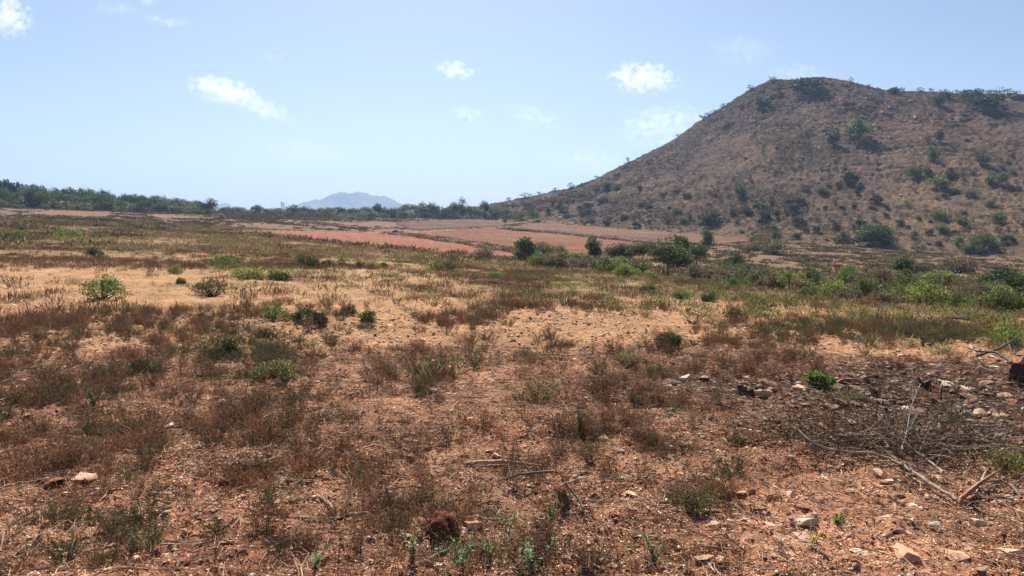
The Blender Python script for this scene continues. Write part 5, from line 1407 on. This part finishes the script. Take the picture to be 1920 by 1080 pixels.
STK = [([(868, 874), (905, 869), (960, 870), (1022, 877)], [.010, .014, .012, .006], (.45, .28, .16), 'split pale orange stick lying level at the centre of the foreground'),
       ([(885, 878), (950, 876), (990, 879)], [.008, .008, .004], (.20, .11, .07), 'dark bark strip lying under the split orange stick'),
       ([(757, 853), (800, 857), (850, 864)], [.004, .005, .003], (.42, .29, .18), 'thin pale twig pointing at the split orange stick'),
       ([(553, 908), (578, 925), (604, 938), (622, 952), (628, 968)], [.009, .010, .011, .009, .006], (.36, .22, .14), 'curved brown stick bending downward left of centre'),
       ([(632, 973), (665, 970), (706, 963)], [.014, .013, .006], (.33, .16, .09), 'short thick reddish stick below the curved brown one'),
       ([(443, 1015), (450, 995), (468, 982), (490, 974)], [.005, .006, .005, .003], (.48, .36, .25), 'pale hooked twig near the flat tan slab'),
       ([(446, 852), (475, 843), (520, 840), (572, 842)], [.006, .007, .006, .003], (.24, .15, .10), 'thin grey stick lying in front of the left thicket'),
       ([(260, 978), (320, 976), (400, 968), (470, 938)], [.004, .005, .005, .003], (.18, .12, .09), 'long thin dark stick passing behind the flat tan slab'),
       ([(1318, 1052), (1330, 1064), (1342, 1078)], [.006, .006, .004], (.60, .50, .40), 'white stick below the flat tan slab at the bottom right'),
       ([(1517, 938), (1528, 946), (1538, 954)], [.005, .005, .003], (.52, .42, .32), 'short pale stick right of the broad reddish slab'),
       ([(1560, 1070), (1566, 1062), (1570, 1058)], [.005, .005, .003], (.58, .48, .38), 'tiny white stick at the bottom edge'),
       ([(980, 798), (1010, 800), (1040, 806)], [.006, .007, .004], (.42, .32, .24), 'short pale stick on the red soil above centre'),
       ([(1000, 797), (1030, 790), (1048, 776)], [.005, .005, .003], (.14, .09, .07), 'dark twig slanting up from the short pale stick'),
       ([(645, 985), (690, 975), (760, 962), (800, 958)], [.005, .006, .005, .003], (.20, .13, .09), 'thin dark twig behind the red clod at the bottom'),
       ([(1100, 694), (1130, 696), (1160, 702)], [.007, .007, .004], (.15, .10, .08), 'dark stick in the grass left of the burnt ground'),
       ([(1240, 700), (1255, 695), (1262, 684)], [.006, .006, .003], (.36, .29, .23), 'grey twig at the edge of the purplish dry band'),
       ([(1775, 770), (1800, 762), (1835, 750)], [.010, .011, .006], (.06, .045, .04), 'charred stick lying across the burnt ground'),
       ([(1705, 698), (1740, 694), (1775, 687)], [.010, .010, .006], (.16, .12, .10), 'dark stick at the back of the burnt ground'),
       ([(1880, 790), (1850, 790), (1820, 788)], [.009, .010, .005], (.10, .075, .06), 'blackened stick below the white crumpled stone'),
       ([(1660, 1012), (1690, 1000), (1722, 997)], [.012, .014, .007], (.07, .05, .04), 'charred piece of wood above the largest pink wedge'),
       ([(1405, 958), (1420, 962), (1438, 960)], [.012, .010, .004], (.22, .08, .05), 'dark red bark piece left of the broad reddish slab'),
       ([(1820, 960), (1870, 972), (1925, 985)], [.006, .006, .004], (.15, .10, .075), 'thin dark branchlet near the right edge below the fallen branch'),
       ([(510, 490), (520, 497), (545, 500), (556, 502)], [.035, .03, .03, .015], (.08, .055, .05), 'dark crooked log beside the reddish termite mound'),
       ([(845, 1045), (875, 1030), (905, 1022)], [.005, .006, .004], (.36, .24, .16), 'thin pale stick among the bottom centre plants'),
       ([(60, 945), (75, 955), (92, 950)], [.004, .005, .003], (.5, .4, .3), 'white curled twig at the left edge')]
for pts, rad, col, lab in STK:
    limb('stick', [(p[0], p[1], rad[0] * .9) for p in pts], rad, col, lab, 'stick', 2 if len(pts) > 3 else 0, .12)


def stump(name, px, py, hpx, wpx, col, label, roots=5, hollow=False):
    p = hit(px, py)[0]; Yd = p[1] - (p[2] - CAMH) * SP; h, r = hpx * Yd / F, wpx * Yd / F / 2
    g = Geo(); k, sd = 8, 12
    th = np.arange(sd) / sd * 2 * math.pi; rows = []
    ph = R.uniform(0, 6.28, 3)
    for i in range(k):
        t = i / (k - 1); rr = r * (1.25 - .45 * t ** .5 + .12 * np.sin(th * 3 + ph[0]) + .09 * np.sin(th * 5 + ph[1]) + R.normal(size=sd) * .05)
        zz = h * t * (1 + (.22 * np.sin(th * 2 + ph[2]) + R.normal(size=sd) * .10) * t)
        rows.append(np.stack([np.cos(th) * rr, np.sin(th) * rr, zz], 1))
    inner = rows[-1] * [.55, .55, .8]; rows.append(inner); rows.append(inner * [.3, .3, .8])
    V = np.concatenate(rows); n = len(rows)
    i = np.arange(n - 1)[:, None] * sd; j = np.arange(sd)[None]; jn = (j + 1) % sd
    q = np.stack([i + j, i + jn, i + sd + jn, i + sd + j], -1).reshape(-1, 4)
    g.add(V, jit(col, len(V), .2), q, [((n - 1) * sd, (n - 1) * sd + a, (n - 1) * sd + a + 1) for a in range(1, sd - 1)])
    for a in range(roots):
        an = R.uniform(0, 6.28); dd = np.array([math.cos(an), math.sin(an), 0]); L = r * R.uniform(1.2, 2.4)
        tube(g, [dd * r * .5 + [0, 0, h * .3], dd * r * 1.1 + [0, 0, h * .1], dd * (r + L) + [0, 0, -.01]], [r * .32, r * .25, r * .05], jit(col, 1, .2)[0], 6)
    return tag(link(name, mesh_from(name, g.arrays(), M_BARK, False), (p[0], p[1], p[2] - .02), R.uniform(0, 6.28)), label, 'stump'), p


CH = (.035, .025, .022)
stump('stump', 1056, 966, 44, 26, (.10, .07, .055), 'charred broken stump with twigs, lower centre right')
stump('stump', 1916, 722, 40, 42, (.05, .022, .018), 'large burnt black and red stump at the right edge', 5)
stump('stump', 1731, 729, 20, 26, CH, 'small charred stump on the burnt ground')
stump('stump', 1640, 749, 18, 13, CH, 'charred peg-like stump left of the upright black stick', 2)
stump('stump', 1398, 746, 22, 36, (.05, .03, .025), 'dark burnt root lump at the left of the burnt ground', 5)
for pts, rad, col, lab in (([(1050, 945, .10), (1085, 928, .09), (1110, 905, .03)], [.006, .005, .003], (.42, .33, .25), 'pale branch leaning on the charred stump'),
                           ([(1035, 938, .16), (980, 922, .10), (930, 912, .03)], [.008, .007, .004], (.12, .08, .06), 'dark branch reaching left from the charred stump'),
                           ([(1060, 950, .13), (1085, 965, .08), (1105, 985, .01)], [.007, .006, .003], (.24, .16, .11), 'brown stick propped on the right of the charred stump'),
                           ([(1065, 960, .06), (1100, 955, .04), (1140, 945, .02)], [.007, .006, .003], (.30, .21, .15), 'thin brown stick lying right of the charred stump'),
                           ([(1895, 700, .10), (1868, 690, .16), (1830, 684, .14), (1812, 678, .15)], [.014, .013, .012, .007], (.05, .038, .03), 'thick dark branch leaning left from the big burnt stump'),
                           ([(1830, 690, .12), (1870, 684, .16), (1908, 672, .24)], [.014, .012, .006], (.075, .055, .045), 'dark grey branch crossing the thick dark one by the burnt stump'),
                           ([(1815, 672, .16), (1835, 688, .08), (1850, 695, .03)], [.008, .007, .004], (.45, .37, .29), 'pale thin branch under the crossed branches by the burnt stump'),
                           ([(1764, 757, 0), (1764, 756, .10), (1765, 756, .16)], [.008, .007, .005], CH, 'upright thin black stick standing on the burnt ground')):
    limb('dead_branch', pts, rad, col, lab, 'branch', 3 if rad[0] < .012 and lab[0] != 'u' else 0, .16)


def mound(px, py, wpx, hpx, col, label, name='earth_clod', sharp=.25):
    p = hit(px, py)[0]; Yd = p[1] - (p[2] - CAMH) * SP; w_, h = wpx * Yd / F, hpx * Yd / F
    bm = bmesh.new(); bmesh.ops.create_icosphere(bm, subdivisions=4, radius=.5)
    v = np.array([x.co for x in bm.verts]); f = np.array([[x.index for x in fc.verts] for fc in bm.faces]); bm.free()
    s = int(R.integers(999)); dn = fbm(v[:, 0] * 4 + v[:, 2] * 3 + 30, v[:, 1] * 4 - v[:, 2] * 2 + 30, s, 4) - .5
    v = v * (1 + dn[:, None] * sharp * 3.2); v = v * [w_, w_, h * 1.5]
    g = Geo(); g.add(v, jit(col, len(v), .08), None, f)
    return tag(link(name, mesh_from(name, g.arrays(), M_GROUND, True), (p[0], p[1], p[2] + h * .12)), label, 'earth clod')


mound(826, 1010, 70, 56, (.17, .06, .035), 'dark red lump of earth with a hollow at the bottom centre')
mound(590, 502, 22, 20, (.22, .07, .045), 'reddish termite mound beside dark leafy plants in mid-field', 'termite_mound')
mound(742, 440, 14, 10, (.22, .10, .07), 'blocky brown earth clod on the corner of the pink ploughed field')
for px, py, w_, h_ in ((930, 533, 40, 8), (900, 531, 46, 8), (960, 537, 36, 9), (985, 540, 50, 9)):
    mound(px, py, w_, h_, (.13, .055, .04), 'dark reddish clod in the dug strip at mid-field', sharp=.35)['group'] = 'clods of the dug strip at mid-field'
mound(1800, 600, 60, 9, (.12, .05, .045), 'dark red spoil heap below the right valley thicket', sharp=.35)
mound(1830, 592, 40, 8, (.10, .045, .04), 'smaller dark red spoil heap behind the other one', sharp=.35)

# ------------------------------------------------------------------ poles behind the hedgerow
for px, ty, w_, lab in ((533, 378, 1, 'grey metal pole with crossarms, left of a twin pole in the distant hedgerow'), (537, 380, 1, 'grey metal pole with crossarms, right of its twin in the distant hedgerow')):
    az = float(az_of(px)); dd = 240; x, y = math.sin(az) * dd, math.cos(az) * dd; z = float(ground_z(np.array([x]), np.array([y]))[0])
    rx, ry, rz_ = ray(px, ty); h = CAMH + dd * rz_ / math.hypot(rx, ry) - z
    o = thing('utility_pole', lab, 'pole', (x, y, z - .1))
    g = Geo(); tube(g, [(0, 0, 0), (0, 0, h * .5), (0, 0, h)], [.11, .10, .08], (.35, .35, .36), 8); link('mast', mesh_from('mast', g.arrays(), M_BARK), parent=o)
    for kk in (.97, .82):
        g = Geo(); tube(g, [(-.5, 0, h * kk), (0, 0, h * kk + .01), (.5, 0, h * kk)], [.05, .05, .05], (.33, .33, .34), 6)
        for xx in (-.45, .45): tube(g, [(xx, 0, h * kk), (xx, 0, h * kk + .1), (xx, 0, h * kk + .2)], [.04, .05, .03], (.5, .48, .45), 6)
        link('crossarm', mesh_from('crossarm', g.arrays(), M_BARK), parent=o)

#PART4
